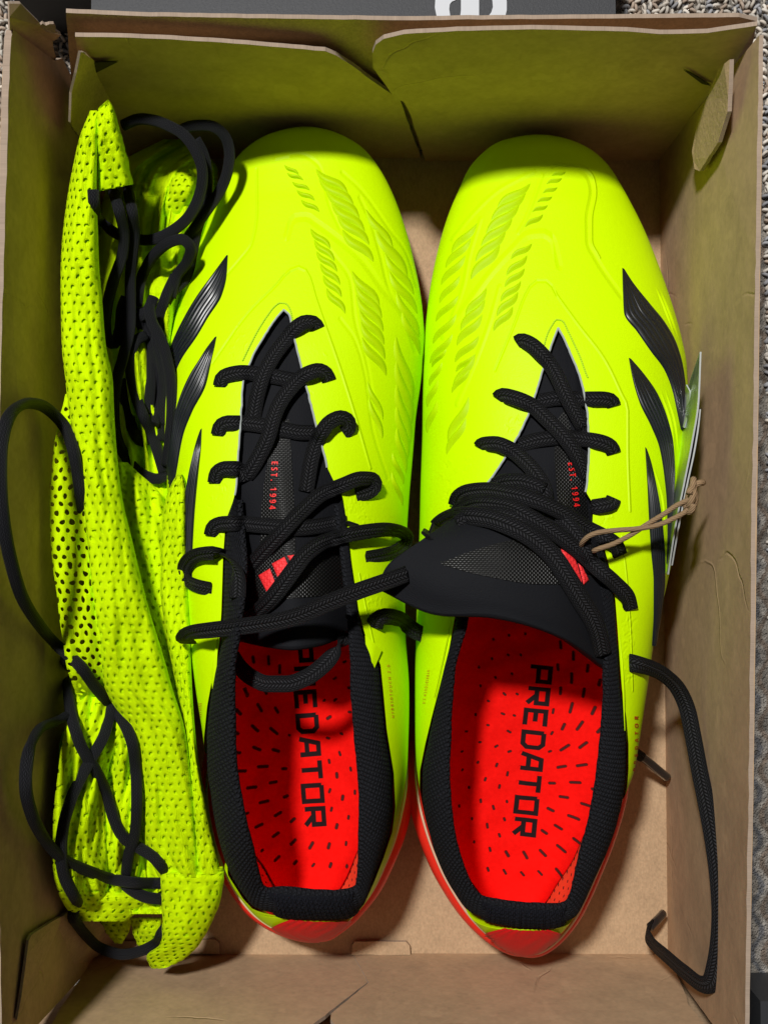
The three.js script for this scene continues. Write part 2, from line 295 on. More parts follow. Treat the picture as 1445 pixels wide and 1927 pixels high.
  panel('left_front_flap', [V(xL, 0, zf), V(P(664, 1790, 0).x, 0, zf), F3(700, 1838), F3(692, 1848), F3(640, 1888), F3(560, 1950), F3(520, 2010), F3(60, 2010), F3(95, 1935), F3(110, 1905)], 0.0014, wornKraft, kraftCore, box);
  panel('right_front_flap', [V(P(664, 1790, 0).x, 0, zf - 0.0006), V(xR, 0, zf - 0.0006), F3(1290, 1872, -0.0006), F3(1294, 1890, -0.0006), F3(1345, 1950, -0.0006), F3(1380, 2010, -0.0006), F3(690, 2010, -0.0006), F3(640, 1940, -0.0006), F3(622, 1918, -0.0006), F3(623, 1908, -0.0006), F3(634, 1898, -0.0006), F3(694, 1849, -0.0006)], 0.0014, wornKraft, kraftCore, box);
  panel('floor_tab', [P(205, 1772, 0.002), P(405, 1768, 0.002), P(413, 1776, 0.002), P(414, 1795, 0.002), P(200, 1795, 0.002)], 0.0015, kraft, kraftCore, box);
  panel('floor_tab', [P(663, 1778, 0.0024), P(668, 1772, 0.0024), P(764, 1772, 0.0024), P(771, 1780, 0.0024), P(772, 1797, 0.0024), P(662, 1797, 0.0024)], 0.0015, kraft, kraftCore, box);
panel('corner_tab', [P(150, 1700, .045), P(119, 1724, .058), P(96, 1736, .073), P(68, 1754, .089), P(60, 1760, .094), P(55, 1770, .097), P(48, 1823, .101), P(41, 1875, .105), P(33, 1919, .108), F3(38, 1926, -0.0012), F3(67, 1884, -0.0012), F3(122, 1834, -0.0012), F3(209, 1785, -0.0012), P(225, 1770, .004)], 0.0009, kraft, kraftCore, box);
}

// ------------------------------------------------------------------ football boots
// A boot's upper is a dome over its plan outline; rows: [survey row, left, right, height of the widest line, height of the ridge, squareness]
function makeDome(rows) {
  const R = rows.map(([py, l, r, hw, ht, p]) => { const hs = hw + 0.6 * (ht - hw) * clamp((p - 2.2) / 1.6), a = P(l, py, hs), b = P(r, py, hs); return { z: a.z, xc: (a.x + b.x) / 2, w2: ((b.x - a.x) / 2) ** 2, hw, d2: (ht - hw) ** 2, p }; });
  const zs = R.map((r) => r.z), I = (k) => pchip(zs, R.map((r) => r[k]));
  const xc = I('xc'), w2 = I('w2'), hw = I('hw'), d2 = I('d2'), pp = I('p');
  const D = { z0: zs[0], z1: zs[zs.length - 1], xc, hw, p: pp, w: (z) => Math.sqrt(Math.max(0, w2(z))), dh: (z) => Math.sqrt(Math.max(0, d2(z))) };
  D.y = (x, z) => { if (z <= D.z0 || z >= D.z1) return -1; const w = D.w(z), q = Math.abs(x - xc(z)) / w; if (q >= 1) return -1; const p = pp(z); return hw(z) + D.dh(z) * (1 - q ** p) ** (1 / p); };
  D.at = (x, z) => { const y = D.y(x, z); return y > 0 ? y : hw(clamp(z, D.z0, D.z1)); };
  D.normal = (x, z) => { const e = 0.0006, n = V(-(D.at(x + e, z) - D.at(x - e, z)) / (2 * e), 1, -(D.at(x, z + e) - D.at(x, z - e)) / (2 * e)); return n.normalize(); };
  D.cast = (px, py, off = 0) => {
    const d = rayDir(px, py), at = (h) => d.clone().multiplyScalar((h - H) / d.y).add(camera.position);
    let hi = 0.13, lo = -1;
    for (let h = 0.128; h > 0.014; h -= 0.0015) { const p = at(h); if (D.y(p.x, p.z) >= h) { lo = h; break; } hi = h; }
    let p;
    if (lo < 0) { // beside the outline: the nearest point of the widest line
      const z = clamp(at(0.032).z, D.z0, D.z1), q = at(hw(z)); const w = D.w(q.z), c = xc(q.z); p = V(clamp(q.x, c - w * 0.9995, c + w * 0.9995), 0, clamp(q.z, D.z0 + 1e-5, D.z1 - 1e-5)); p.y = D.at(p.x, p.z);
    } else { for (let i = 0; i < 26; i++) { const m = (lo + hi) / 2, q = at(m); if (D.y(q.x, q.z) >= m) lo = m; else hi = m; } p = at(lo); }
    const n = D.normal(p.x, p.z);
    if (off) p.addScaledVector(n, off);
    p.n = n; return p;
  };
  return D;
}
// a strip between two survey polylines laid on the dome; relief(u, v) adds height along the normal
function patchGeo(D, Lp, Rp, nu, nv, off, relief, uvm) {
  const l = poly(Lp), r = poly(Rp);
  return gridGeo(nu, nv, (u, v) => {
    const a = l(v), b = r(v), p = D.cast(mix(a[0], b[0], u), mix(a[1], b[1], u), 0), n = p.n, k = off + (relief ? relief(u, v) : 0);
    return [V(p.x, p.y, p.z).addScaledVector(n, k), uvm ? uvm(u, v, p)[0] : p.x, uvm ? uvm(u, v, p)[1] : p.z];
  });
}
// contour grooves pressed into an upper, drawn in plan
function upperBump(D, lines) {
  const W = 1024, Hc = 2048, x0 = D.x0, x1 = D.x1, [c, g] = canvas(W, Hc);
  g.fillStyle = '#808080'; g.fillRect(0, 0, W, Hc);
  const px = (p) => [(p.x - x0) / (x1 - x0) * W, (p.z - D.z0) / (D.z1 - D.z0) * Hc];
  const img = g.getImageData(0, 0, W, Hc);
  for (let y = 0; y < Hc; y++) for (let x = 0; x < W; x++) { const k = 128 + 2 * nz(x * 0.09, y * 0.09) + 2.5 * nz(x * 0.35, y * 0.35, 3.3) + 2 * (rnd() - 0.5); const o = (y * W + x) * 4; img.data[o] = img.data[o + 1] = img.data[o + 2] = k; }
  g.putImageData(img, 0, 0);
  g.lineCap = g.lineJoin = 'round';
  for (const { pts, w, k, soft } of lines) {
    const f = poly(pts), n = 40, Q = Array.from({ length: n + 1 }, (_, i) => { const q = f(i / n); return px(D.cast(q[0], q[1])); });
    const N = soft || 5;
    for (let s = N; s >= 1; s--) { g.strokeStyle = `rgba(${k < 0 ? '0,0,0' : '255,255,255'},${Math.abs(k) / N})`; g.lineWidth = w * s / N; g.beginPath(); Q.forEach(([a, b], i) => i ? g.lineTo(a, b) : g.moveTo(a, b)); g.stroke(); }
  }
  return ctex(c, false);
}
function printTexture(text, color, W, Hc, font, spacing = 0, slant = 0) {
  const [c, g] = canvas(W, Hc); g.clearRect(0, 0, W, Hc); g.fillStyle = color; g.font = font; g.textBaseline = 'middle';
  let total = 0; for (const ch of text) total += g.measureText(ch).width + spacing; let x = (W - total + spacing) / 2; g.transform(1, 0, slant, 1, 0, 0);
  for (const ch of text) { g.fillText(ch, x - slant * Hc / 2, Hc / 2); x += g.measureText(ch).width + spacing; }
  return ctex(c, true);
}
const printMat = (t, rough = 0.6) => std({ map: t, transparent: true, roughness: rough });

// angular block letters of the insole, as stroke paths in a unit box (x along the word, y across it)
const GLYPH = {
  P: [[[0.08, 1], [0.08, 0], [0.92, 0], [0.92, 0.58], [0.08, 0.58]]],
  R: [[[0.08, 1], [0.08, 0], [0.92, 0], [0.92, 0.55], [0.08, 0.55]], [[0.45, 0.55], [0.95, 1]]],
  E: [[[0.95, 0], [0.08, 0], [0.08, 1], [0.95, 1]], [[0.08, 0.5], [0.72, 0.5]]],
  D: [[[0.08, 0], [0.75, 0], [0.95, 0.2], [0.95, 0.8], [0.75, 1], [0.08, 1], [0.08, 0]]],
  A: [[[0.05, 1], [0.35, 0], [0.92, 0], [0.92, 1]], [[0.2, 0.62], [0.92, 0.62]]],
  T: [[[0, 0], [1, 0]], [[0.5, 0], [0.5, 1]]],
  O: [[[0.08, 0], [0.94, 0], [0.94, 1], [0.08, 1], [0.08, 0]]],
};
function makeInsole(boot, spec) {
  const h = spec.h, W = 1024, Hc = 2048, [c, g] = canvas(W, Hc), [cb, gb] = canvas(W, Hc);
  const a = P(spec.x0, spec.y0, h), b = P(spec.x1, spec.y1, h);
  const to = (px, py) => { const q = P(px, py, h); return [(q.x - a.x) / (b.x - a.x) * W, (q.z - a.z) / (b.z - a.z) * Hc]; };
  g.fillStyle = '#f0140e'; g.fillRect(0, 0, W, Hc); gb.fillStyle = '#a0a0a0'; gb.fillRect(0, 0, W, Hc);
  const img = g.getImageData(0, 0, W, Hc);
  for (let i = 0; i < W * Hc; i++) { const k = (rnd() - 0.5) * 18 + 8 * nz((i % W) * 0.05, Math.floor(i / W) * 0.05); for (let m = 0; m < 3; m++) img.data[i * 4 + m] = clamp(img.data[i * 4 + m] + k * [1, 0.35, 0.35][m], 0, 255); }
  g.putImageData(img, 0, 0);
  for (const q of [g, gb]) { q.lineCap = 'round'; q.lineJoin = 'miter'; }
  for (const [x, y, ang, len, wd] of spec.slots) {
    const [u, v] = to(x, y), s = W / (spec.x1 - spec.x0), du = Math.cos(ang) * len / 2 * s, dv = Math.sin(ang) * len / 2 * Hc / (spec.y1 - spec.y0);
    g.strokeStyle = '#7a1410'; gb.strokeStyle = '#101010'; g.lineWidth = gb.lineWidth = (wd || 6.5) * 0.86 * s;
    for (const q of [g, gb]) { q.beginPath(); q.moveTo(u - du, v - dv); q.lineTo(u + du, v + dv); q.stroke(); }
    g.strokeStyle = 'rgba(62,40,38,0.95)'; g.lineWidth = (wd || 6.5) * s * 0.52; g.beginPath(); g.moveTo(u - du, v - dv); g.lineTo(u + du, v + dv); g.stroke();
  }
  // the word, running down the insole
  const [A0, A1] = spec.word, word = 'PREDATOR', n = word.length; g.lineCap = 'butt';
  for (let i = 0; i < n; i++) {
    const t0 = i / n + 0.012, t1 = (i + 1) / n - 0.016;
    for (const st of GLYPH[word[i]]) {
      const Q = st.map(([x, y]) => { const t = mix(t0, t1, x), cx = mix(A0[0], A1[0], t), cy = mix(A0[1], A1[1], t), dx = A1[0] - A0[0], dy = A1[1] - A0[1], L = Math.hypot(dx, dy), o = (0.5 - y) * spec.tall; return to(cx - dy / L * -o, cy + dx / L * -o); });
      for (const [q, col] of [[g, '#231c1d'], [gb, '#606060']]) { q.strokeStyle = col; q.lineWidth = spec.stroke * W / (spec.x1 - spec.x0); q.beginPath(); Q.forEach(([u, v], k) => k ? q.lineTo(u, v) : q.moveTo(u, v)); q.stroke(); }
    }
  }
  const mat = phy({ specularIntensity: 0.15, map: ctex(c, true), bumpMap: ctex(cb, false), bumpScale: 0.0006, roughness: 0.9 });
  const l = poly(spec.left), r = poly(spec.right);
  const geo = gridGeo(40, 110, (u, v) => { const A = l(v), B = r(v), x = mix(A[0], B[0], u), y = mix(A[1], B[1], u), e = (2 * u - 1) ** 2, hh = h + 0.010 * e * e + 0.004 * Math.max(0, (v - 0.85) / 0.15) ** 2 - 0.002 + 0.0009 * nz(x * 0.03, y * 0.03); const p = P(x, y, hh); return [p, (p.x - a.x) / (b.x - a.x), 1 - (p.z - a.z) / (b.z - a.z)]; });
  return mesh('insole', geo, mat, boot);
}

function makeBoot(S) {
  const boot = thing('football_boot', S.label, 'football boot', 'pair of football boots lying side by side in the box');
  const D = makeDome(S.rows);
  { let a = 9, b = -9; for (let i = 0; i <= 100; i++) { const z = mix(D.z0, D.z1, i / 100); a = Math.min(a, D.xc(z) - D.w(z)); b = Math.max(b, D.xc(z) + D.w(z)); } D.x0 = a; D.x1 = b; }
  const planUV = (p) => [(p.x - D.x0) / (D.x1 - D.x0), 1 - (p.z - D.z0) / (D.z1 - D.z0)];
  const upperMat = phy({ color: lrgb(...NEON), roughness: 0.46, specularIntensity: 0.25, bumpMap: upperBump(D, [...S.grooves, ...S.wrinkles.flatMap(([cx, cy, rx, ry, n]) => Array.from({ length: n }, () => { const x = cx + (rnd() * 2 - 1) * rx, y = cy + (rnd() * 2 - 1) * ry, a = rnd() * 6.3, L = 5 + rnd() * 9; return { pts: [[x, y], [x + Math.cos(a) * L * 0.5 + rnd() * 2, y + Math.sin(a) * L * 0.5], [x + Math.cos(a + 0.4) * L, y + Math.sin(a + 0.4) * L]], w: 8, k: (rnd() < 0.5 ? -1 : 1) * 0.09, soft: 4 }; }))]), bumpScale: 0.0022 });
  // opening edges as functions of z
  const edge = (pts) => { const Q = []; const f = lin(pts.map((p) => p[1]), pts.map((p) => p[0])); const y0 = pts[0][1], y1 = pts[pts.length - 1][1]; for (let i = 0; i <= 260; i++) { const y = mix(y0, y1, i / 260), p = D.cast(f(y), y); if (!Q.length || p.z > Q[Q.length - 1].z + 1e-6) Q.push(p); } return { f: lin(Q.map((p) => p.z), Q.map((p) => p.x)), z0: Q[0].z, z1: Q[Q.length - 1].z, x0: Q[0].x, x1: Q[Q.length - 1].x }; };
  const eL = edge(S.edgeL), eR = edge(S.edgeR), zo0 = Math.max(eL.z0, eR.z0), zo1 = Math.min(eL.z1, eR.z1);
  const tipX = (eL.x0 + eR.x0) / 2, endX = (eL.x1 + eR.x1) / 2;
  const phiOf = (x, z) => { const w = Math.max(1e-6, D.w(z)), q = clamp((x - D.xc(z)) / w, -0.9999, 0.9999), p = D.p(z); return Math.acos(-Math.sign(q) * Math.abs(q) ** (p / 2)); };
  const NZ = 520, NU = 72, NLOW = 8;
  const halves = [-1, 1].map((s) => {
    return gridGeo(NU + NLOW, NZ, (u, v) => {
      const z = mix(D.z0 + 1e-6, D.z1 - 1e-6, (1 - Math.cos(Math.PI * v)) / 2), w = D.w(z), hw = D.hw(z), xc = D.xc(z), i = Math.round(u * (NU + NLOW));
      if (i < NLOW) { const t = 1 - i / NLOW, y = mix(hw, 0.015, t), p = V(xc + s * w * (1 - 0.10 * t * t) - 0, y, z); return [p, ...planUV(p)]; }
      let xo;
      if (z <= zo0) xo = tipX; else if (z >= zo1) xo = endX; else xo = s < 0 ? eL.f(z) : eR.f(z);
      const po = phiOf(xo, z), t = (i - NLOW) / NU, ph = s < 0 ? mix(0, po, t) : mix(Math.PI, po, t);
      const c = Math.cos(ph), p = D.p(z), q = -Math.sign(c) * Math.abs(c) ** (2 / p), yy = hw + D.dh(z) * Math.max(0, Math.sin(ph)) ** (2 / p);
      const pt = V(xc + q * w, yy, z);
      if (S.shape) S.shape(pt);
      return [pt, ...planUV(pt)];
    });
  });
  const upper = mesh('upper', mergeGeometries(halves), upperMat, boot);
  // pale raw edge and stitching round the throat
  for (const E of [S.cutL, S.cutR]) { const f = poly(E); const pts = Array.from({ length: 60 }, (_, i) => { const q = f(i / 59), p = D.cast(q[0] + 1.2 * nz(i * 0.7, 5), q[1]); return V(p.x, p.y - 0.0002, p.z); }); mesh('raw_edge', sweep(pts, 0.0008, 0.0010, { ring: 8, pow: 2 }), felt, boot); }
  const st = []; const stf = poly(S.stitch);
  const nst = 46; for (let i = 0; i < nst; i++) { const A = stf(i / nst), B = stf((i + 0.7) / nst), p = D.cast(A[0], A[1], 0.0001), q = D.cast(B[0] + 1, B[1], 0.0001), m = p.clone().lerp(q, 0.5).addScaledVector(p.n, 0.00035); st.push(sweep([V(p.x, p.y, p.z), m, V(q.x, q.y, q.z)], 0.00055, 0.0005, { ring: 6, seg: 4, pow: 2 })); }
  const sm = mesh('stitching', mergeGeometries(st), std({ color: lrgb(0.55, 0.80, 0.02), roughness: 0.9 }), boot); sm.userData.kind = 'stuff';
  // rubber fins on the strike zone
  for (const [x0, y0, x1, y1, wide] of S.fins) {
    const L = Math.hypot(x1 - x0, y1 - y0), w = wide * L, nx = -(y1 - y0) / L, ny = (x1 - x0) / L;
    const geo = gridGeo(6, 14, (u, v) => { const e = Math.sin(Math.PI * clamp(v, 0.001, 0.999)) ** 0.7, o = (u - 0.5) * w * e + w * 0.22 * Math.sin(2 * Math.PI * v) * S.finSide, x = mix(x0, x1, v) + nx * o, y = mix(y0, y1, v) + ny * o; const p = D.cast(x, y); const k = 0.0013 * Math.sin(Math.PI * clamp(S.finSide > 0 ? u ** 1.6 : 1 - (1 - u) ** 1.6)) ** 0.8 * e - 0.00015; return [V(p.x, p.y, p.z).addScaledVector(p.n, k), ...planUV(p)]; });
    mesh('grip_fin', geo, finMat, boot);
  }
  // the three glossy ribbed stripes
  for (const [l, r] of S.stripes) mesh('stripe', patchGeo(D, l, r, 40, 70, 0.0004, (u, v) => (0.00075 * Math.abs(Math.sin(u * Math.PI * 6)) ** 0.6 * sstep(0.05, 0.35, v)) * Math.min(1, Math.sin(Math.PI * clamp(u, 0.001, 0.999)) * 3) + (u < 0.01 || u > 0.99 || v < 0.005 ? -0.0006 : 0)), stripeMat, boot);
  for (const [l, r] of S.ribs) mesh('side_rib', patchGeo(D, l, r, 6, 40, 0.0001, (u, v) => 0.0005 * Math.sin(Math.PI * u) * Math.sin(Math.PI * clamp(v, 0.01, 0.99)) - 0.0001), neonPlain, boot);
  // knit collar: padded band from the yellow edge to the mouth, then down inside
  const co = poly(S.collarOut), ci = poly(S.collarIn), NC = 300;
  const lip = [];
  const collarGeo = gridGeo(16, NC, (u, v) => {
    const A = co(v), B = ci(v), i = Math.round(u * 16);
    const wob = 1.1 * nz(v * 60, 2) + 0.8 * nz(v * 150, 7);
    const x = mix(A[0], B[0] + wob, u), y = mix(A[1], B[1] + wob, u), p = D.cast(x, y), k = -0.0010 + 0.0028 * Math.sin(Math.PI * Math.min(1, u * 0.9)) * S.pad;
    const q = V(p.x, p.y, p.z).addScaledVector(p.n, k); q.y = Math.min(q.y, p.y + 0.0022); if (S.lipLift) { const d = rayDir(x, y); q.addScaledVector(d, S.lipLift(v) * u / d.y); }
    if (i === 16) lip.push(q);
    return [q, v * 0.32, u * 0.03];
  });
  mesh('collar', collarGeo, knit, boot);
  const bot = poly(S.liningBottom);
  const cen = lip.reduce((s, p) => s.add(p), V(0, 0, 0)).multiplyScalar(1 / lip.length);
  const rollN = 7;
  const lipAt = (v) => { const t = v * NC, i = Math.min(NC - 1, Math.floor(t)); return lip[i].clone().lerp(lip[i + 1], t - i); };
  const rollGeo = gridGeo(rollN, NC, (u, v) => { const p = lipAt(v), a = lipAt(Math.max(0, v - 0.012)), b = lipAt(Math.min(1, v + 0.012)), T = b.sub(a).setY(0).normalize(), nIn = V(T.z, 0, -T.x); if (nIn.dot(V(cen.x - p.x, 0, cen.z - p.z)) < 0) nIn.negate(); const r = 0.0016, ang = u * Math.PI * 0.95; return [p.clone().addScaledVector(nIn, r * Math.sin(ang)).add(V(0, -r * (1 - Math.cos(ang)) * 1.1, 0)), v * 0.32, 0.03 + u * 0.006]; });
  mesh('collar_lip', rollGeo, knit, boot);
  const lp = []; for (let i = 0; i <= NC; i++) { const q = bot(i / NC); lp.push(P(q[0], q[1], S.insole.h + 0.004)); }
  const lining = gridGeo(14, NC, (u, v) => { const a = lipAt(v), t = v * NC, i = Math.min(NC - 1, Math.floor(t)), b = lp[i].clone().lerp(lp[i + 1], t - i); a.y -= 0.0030; const out = V(a.x - cen.x, 0, a.z - cen.z).normalize(); return [a.lerp(b, u).addScaledVector(out, 0.0035 * Math.sin(Math.PI * u)), v * 0.32, u * 0.04]; });
  mesh('lining', lining, S.liningMat, boot);
  // ribbed knit heel band
  const [hl, hr] = S.heelBand;
  mesh('heel_band', patchGeo(D, hl, hr, 20, 60, 0.0006, (u, v) => (0.0016 * Math.sin(Math.PI * clamp(u)) ** 0.7 + 0.0006 * Math.sin(v * 130 + 1.5 * Math.sin(v * 21)) * Math.sin(Math.PI * u)) * Math.min(1, 6 * Math.min(v, 1 - v)) - 0.0022 * (1 - sstep(0, 0.12, Math.min(v, 1 - v))), (u, v) => [v * 0.05, u * 0.02]), ribKnit, boot);
  // yellow spikes over the collar
  for (const [a, b, c] of S.spikes) mesh('collar_spike', patchGeo(D, [a, c], [b, c], 6, 24, 0.0016, (u, v) => -0.0004 * Math.abs(2 * u - 1)), neonPlain, boot);
  // red heel counter, yellow heel wings, outsole
  const [cl, cr] = S.counter; mesh('heel_counter', patchGeo(D, cl, cr, 44, 26, 0.0010, (u, v) => 0.0006 * Math.sin(Math.PI * u) + 0.00010 * Math.sin(9 * Math.hypot((u - 0.5) * 2.4, v * 1.1 - 0.15) * 2.2), null), heelRed, boot);
  const loop = []; const NS = 160;
  for (let i = 0; i <= NS; i++) { const z = mix(D.z0, D.z1, (1 - Math.cos(Math.PI * i / NS)) / 2); loop.push([D.xc(z) - D.w(z), z]); }
  for (let i = NS - 1; i >= 1; i--) { const z = mix(D.z0, D.z1, (1 - Math.cos(Math.PI * i / NS)) / 2); loop.push([D.xc(z) + D.w(z), z]); }
  const M = loop.length;
  const ringAt = (k) => { const i = ((k % M) + M) % M, a = loop[(i - 2 + M) % M], b = loop[(i + 2) % M], dx = b[0] - a[0], dz = b[1] - a[1], L = Math.hypot(dx, dz) || 1; return { x: loop[i][0], z: loop[i][1], nx: -dz / L, nz: dx / L }; };
  const fl = (z) => sstep(S.flare[0], S.flare[1], z);
  const prof = [[-0.004, 0.0305], [-0.0006, 0.0300], [0.0030, 0.0285], [0.0048, 0.0255], [0.0054, 0.022], [0.0040, 0.016], [0.000, 0.0115], [-0.006, 0.0100]];
  const bodyGeo = gridGeo(prof.length - 1, M, (u, v) => { const r = ringAt(Math.round(v * M)), k = Math.round(u * (prof.length - 1)), f = fl(r.z); const o = mix(-0.0022 + (k === 0 || k === 7 ? -0.003 : 0), prof[k][0] + 0.0036 * Math.max(0, r.nx * S.outSide), f), y = mix(0.008 + prof[k][1] * 0.5, prof[k][1], f) + 0.004 * (1 - sstep(D.z0, D.z0 + 0.05, r.z)); return [V(r.x + r.nx * o, y, r.z + r.nz * o), v, u]; });
  const outsole = mesh('outsole', bodyGeo, redSole, boot);
  mesh('outsole_edge', gridGeo(4, M, (u, v) => { const r = ringAt(Math.round(v * M)), f = fl(r.z), a = u * Math.PI; const o = mix(-0.003, 0.0008 + 0.0009 * Math.sin(a) + 0.0036 * Math.max(0, r.nx * S.outSide), f), y = mix(0.018, 0.0312 - 0.0008 * Math.cos(a), f); return [V(r.x + r.nx * o, y, r.z + r.nz * o), v, u]; }), S.edgeMat, outsole);
  const bottom = gridGeo(8, NS, (u, v) => { const z = mix(D.z0, D.z1, (1 - Math.cos(Math.PI * v)) / 2); return [V(D.xc(z) + (2 * u - 1) * D.w(z) * 0.93, 0.0105 + 0.004 * (1 - sstep(D.z0, D.z0 + 0.05, z)), z), u, v]; });
  mesh('sole_plate', bottom, redSole, outsole);
  for (const [fx, fz] of [[-0.55, 0.12], [0.55, 0.14], [-0.6, 0.27], [0.6, 0.29], [0, 0.22], [-0.5, 0.80], [0.5, 0.80], [-0.45, 0.92], [0.45, 0.92]]) { const z = mix(D.z0, D.z1, fz), g = new THREE.CylinderGeometry(0.007, 0.0045, 0.0115, 14); g.translate(D.xc(z) + fx * D.w(z), 0.0062, z); mesh('stud', g, redSole, boot); }
  makeInsole(boot, S.insole);
  // tongue
  const T = S.tongue, rowsT = T.rows.map((r) => r.map(([x, y, h]) => (h < 0.02 ? (() => { const p = D.cast(x, y); return V(p.x, p.y + h, p.z); })() : P(x, y, h))));
  const crvs = rowsT[0].map((_, k) => new THREE.CatmullRomCurve3(rowsT.map((r) => r[k]), false, 'centripetal'));
  const tongueAt = (u, v) => { u = clamp(u); v = clamp(v); const pts = crvs.map((c) => c.getPoint(v)); return new THREE.CatmullRomCurve3(pts, false, 'centripetal').getPoint(u); };
  const tn = (u, v) => { const e = 0.01, a = tongueAt(Math.max(0, u - e), v), b = tongueAt(Math.min(1, u + e), v), c = tongueAt(u, Math.max(0, v - e)), d = tongueAt(u, Math.min(1, v + e)); const n = d.sub(c).cross(b.sub(a)).normalize(); return n.y < 0 ? n.negate() : n; };
  const th = T.thick;
  const tg = gridGeo(40, 70, (u, v) => { const p = tongueAt(u, v), n = tn(u, v); p.addScaledVector(n, 0.0004 * nz(u * 5, v * 8, 1)); return [p, u * 0.06, v * 0.12]; });
  const tb = gridGeo(40, 70, (u, v) => { const p = tongueAt(u, v); return [p.addScaledVector(tn(u, v), -th), u * 0.06, v * 0.12]; });
  const rim = gridGeo(6, 160, (u, v) => { let a, b; if (v < 0.3) { a = 0; b = v / 0.3; } else if (v < 0.7) { a = (v - 0.3) / 0.4; b = 1; } else { a = 1; b = 1 - (v - 0.7) / 0.3; } const p = tongueAt(a, b), n = tn(a, b), o = p.clone().sub(tongueAt(mix(a, 0.5, 0.1), mix(b, 0.5, 0.1))).normalize(), ang = u * Math.PI; return [p.addScaledVector(n, -th / 2 + th / 2 * Math.cos(ang)).addScaledVector(o, th * 0.45 * Math.sin(ang)), v * 0.3, u * 0.005]; });
  const tongue = mesh('tongue', mergeGeometries([tg, tb, rim]), tongueMat, boot);
  const tongueTop = new THREE.Mesh(tg, tongueMat);
  const onTongue = (px, py, off) => { const hit = castOn([tongueTop], px, py); if (!hit) return P(px, py, 0.08); const n = hit.face.normal.clone(); if (n.y < 0) n.negate(); return hit.point.clone().addScaledVector(n, off); };
  const tpatch = (l, r, nu, nv, off, uvm, relief) => { const a = poly(l), b = poly(r); return gridGeo(nu, nv, (u, v) => { const p = onTongue(mix(a(v)[0], b(v)[0], u), mix(a(v)[1], b(v)[1], u), off + (relief ? relief(u, v) : 0)); return [p, ...(uvm ? uvm(u, v) : [p.x, p.z])]; }); };
  for (const [l, r] of T.panels) mesh('woven_panel', tpatch(l, r, 16, 50, 0.00035), weaveMat, tongue);
  for (const [l, r] of T.bars) mesh('logo_bar', tpatch(l, r, 8, 10, 0.00085, null, (u, v) => -0.0005 * (u < 0.02 || u > 0.98 || v < 0.02 || v > 0.98 ? 1 : 0)), logoRed, tongue);
  const est = printTexture('EST. 1994', '#ff2222', 512, 64, 'bold 56px sans-serif', 17);
  mesh('printed_text', tpatch(T.est[0], T.est[1], 4, 24, 0.0008, (u, v) => [v, u]), printMat(est), tongue);
  for (const { l, r, tex, uvm } of S.prints) mesh('printed_text', patchGeo(D, l, r, 4, 40, 0.0003, null, uvm), printMat(tex), boot);
  // laces: laid over whatever lies beneath, each point with its clearance
  const under = [upper, tongueTop, boot.children.find((c) => c.name === 'collar')];
  const laces = [];
  for (const { pts, w = 0.0054, t = 0.0012, abs, tilt } of S.laces) {
    let P3;
    if (abs) P3 = pts.map(([x, y, h]) => P(x, y, h));
    else {
      const n = Math.max(12, Math.round(pts.length * 4)), f = poly(pts.map((q) => [q[0], q[1], q[2]]));
      const Q = Array.from({ length: n + 1 }, (_, i) => { const q = f(i / n); if (q[2] > 0.02) return [...q, q[2], 0]; const hit = castOn(under, q[0], q[1]); return [...q, Math.max(hit ? hit.point.y : 0.05, 0.045), 1]; });
      const Hs = Q.map((q) => q[4] ? q[3] + (q[2] > 0 ? Math.max(q[2] * 0.8, t * 0.62) : 0.0002) : q[3]);
      const sm2 = Hs.map((h, i) => { let s0 = 0, w0 = 0; for (let j = -2; j <= 2; j++) { const m = Math.min(n, Math.max(0, i + j)), ww = 3 - Math.abs(j); s0 += Hs[m] * ww; w0 += ww; } return s0 / w0; });
      P3 = Q.map((q, i) => P(q[0], q[1], (i < 2 || i > n - 2) ? Hs[i] : Math.max(sm2[i], q[4] && q[2] > 0.0004 ? q[3] + t * 0.5 : 0)));
    }
    const m = mesh('lace', sweep(P3, w, t, { pow: 3.6, tileV: 0.0050, up: tilt ? V(...tilt) : V(0, 1, 0) }), laceMat, boot); laces.push(m);
  }
  for (const A of S.aglets) { const pts = A.map(([x, y, h]) => P(x, y, h)); mesh('aglet', sweep(pts, 0.0034, 0.0030, { ring: 12, pow: 2 }), aglet, boot); }
  for (const A of S.holes) { const p = D.cast(A[0], A[1], 0.0001); const g = new THREE.CylinderGeometry(0.0021, 0.0021, 0.0004, 14); const q = new THREE.Quaternion().setFromUnitVectors(V(0, 1, 0), p.n); g.applyQuaternion(q); g.translate(p.x, p.y, p.z); mesh('eyelet', g, tongueMat, boot); }
  return { boot, D, upper, tongueTop, under, laces };
}

const cr = (list, ox, oy, s) => list.map(([x, y, ...r]) => [ox + x / s, oy + y / s, ...r]);
const fins = (list, ox, oy, s, w) => list.map(([a, b, c, d]) => [ox + a / s, oy + b / s, ox + c / s, oy + d / s, w]);
const slots = (list, ox, oy, s) => list.map(([x, y, a = 80, l = 18]) => [ox + x / s, oy + y / s, a * Math.PI / 180, Math.max(1, l / s - 5), l > 34 ? 7 : 5.5]);
function liningTexture() {
  const [c, g] = canvas(2048, 256); g.fillStyle = '#f4431c'; g.fillRect(0, 0, 2048, 256);
  const r2 = dtex; g.fillStyle = '#571208';
  for (let j = 0; j < 7; j++) for (let i = 0; i < 110; i++) { g.beginPath(); g.ellipse((i + (j % 2) * 0.5) * 18.6 + rnd() * 3, 20 + j * 36 + rnd() * 4, 2.6, 6, 0.3, 0, 7); g.fill(); }
  return c;
}
const liningMap = ctex(liningTexture(), true); liningMap.repeat.set(1 / 0.32, 1 / 0.04); liningMap.wrapS = liningMap.wrapT = THREE.RepeatWrapping;
const lining = std({ map: liningMap, roughness: 0.85 });
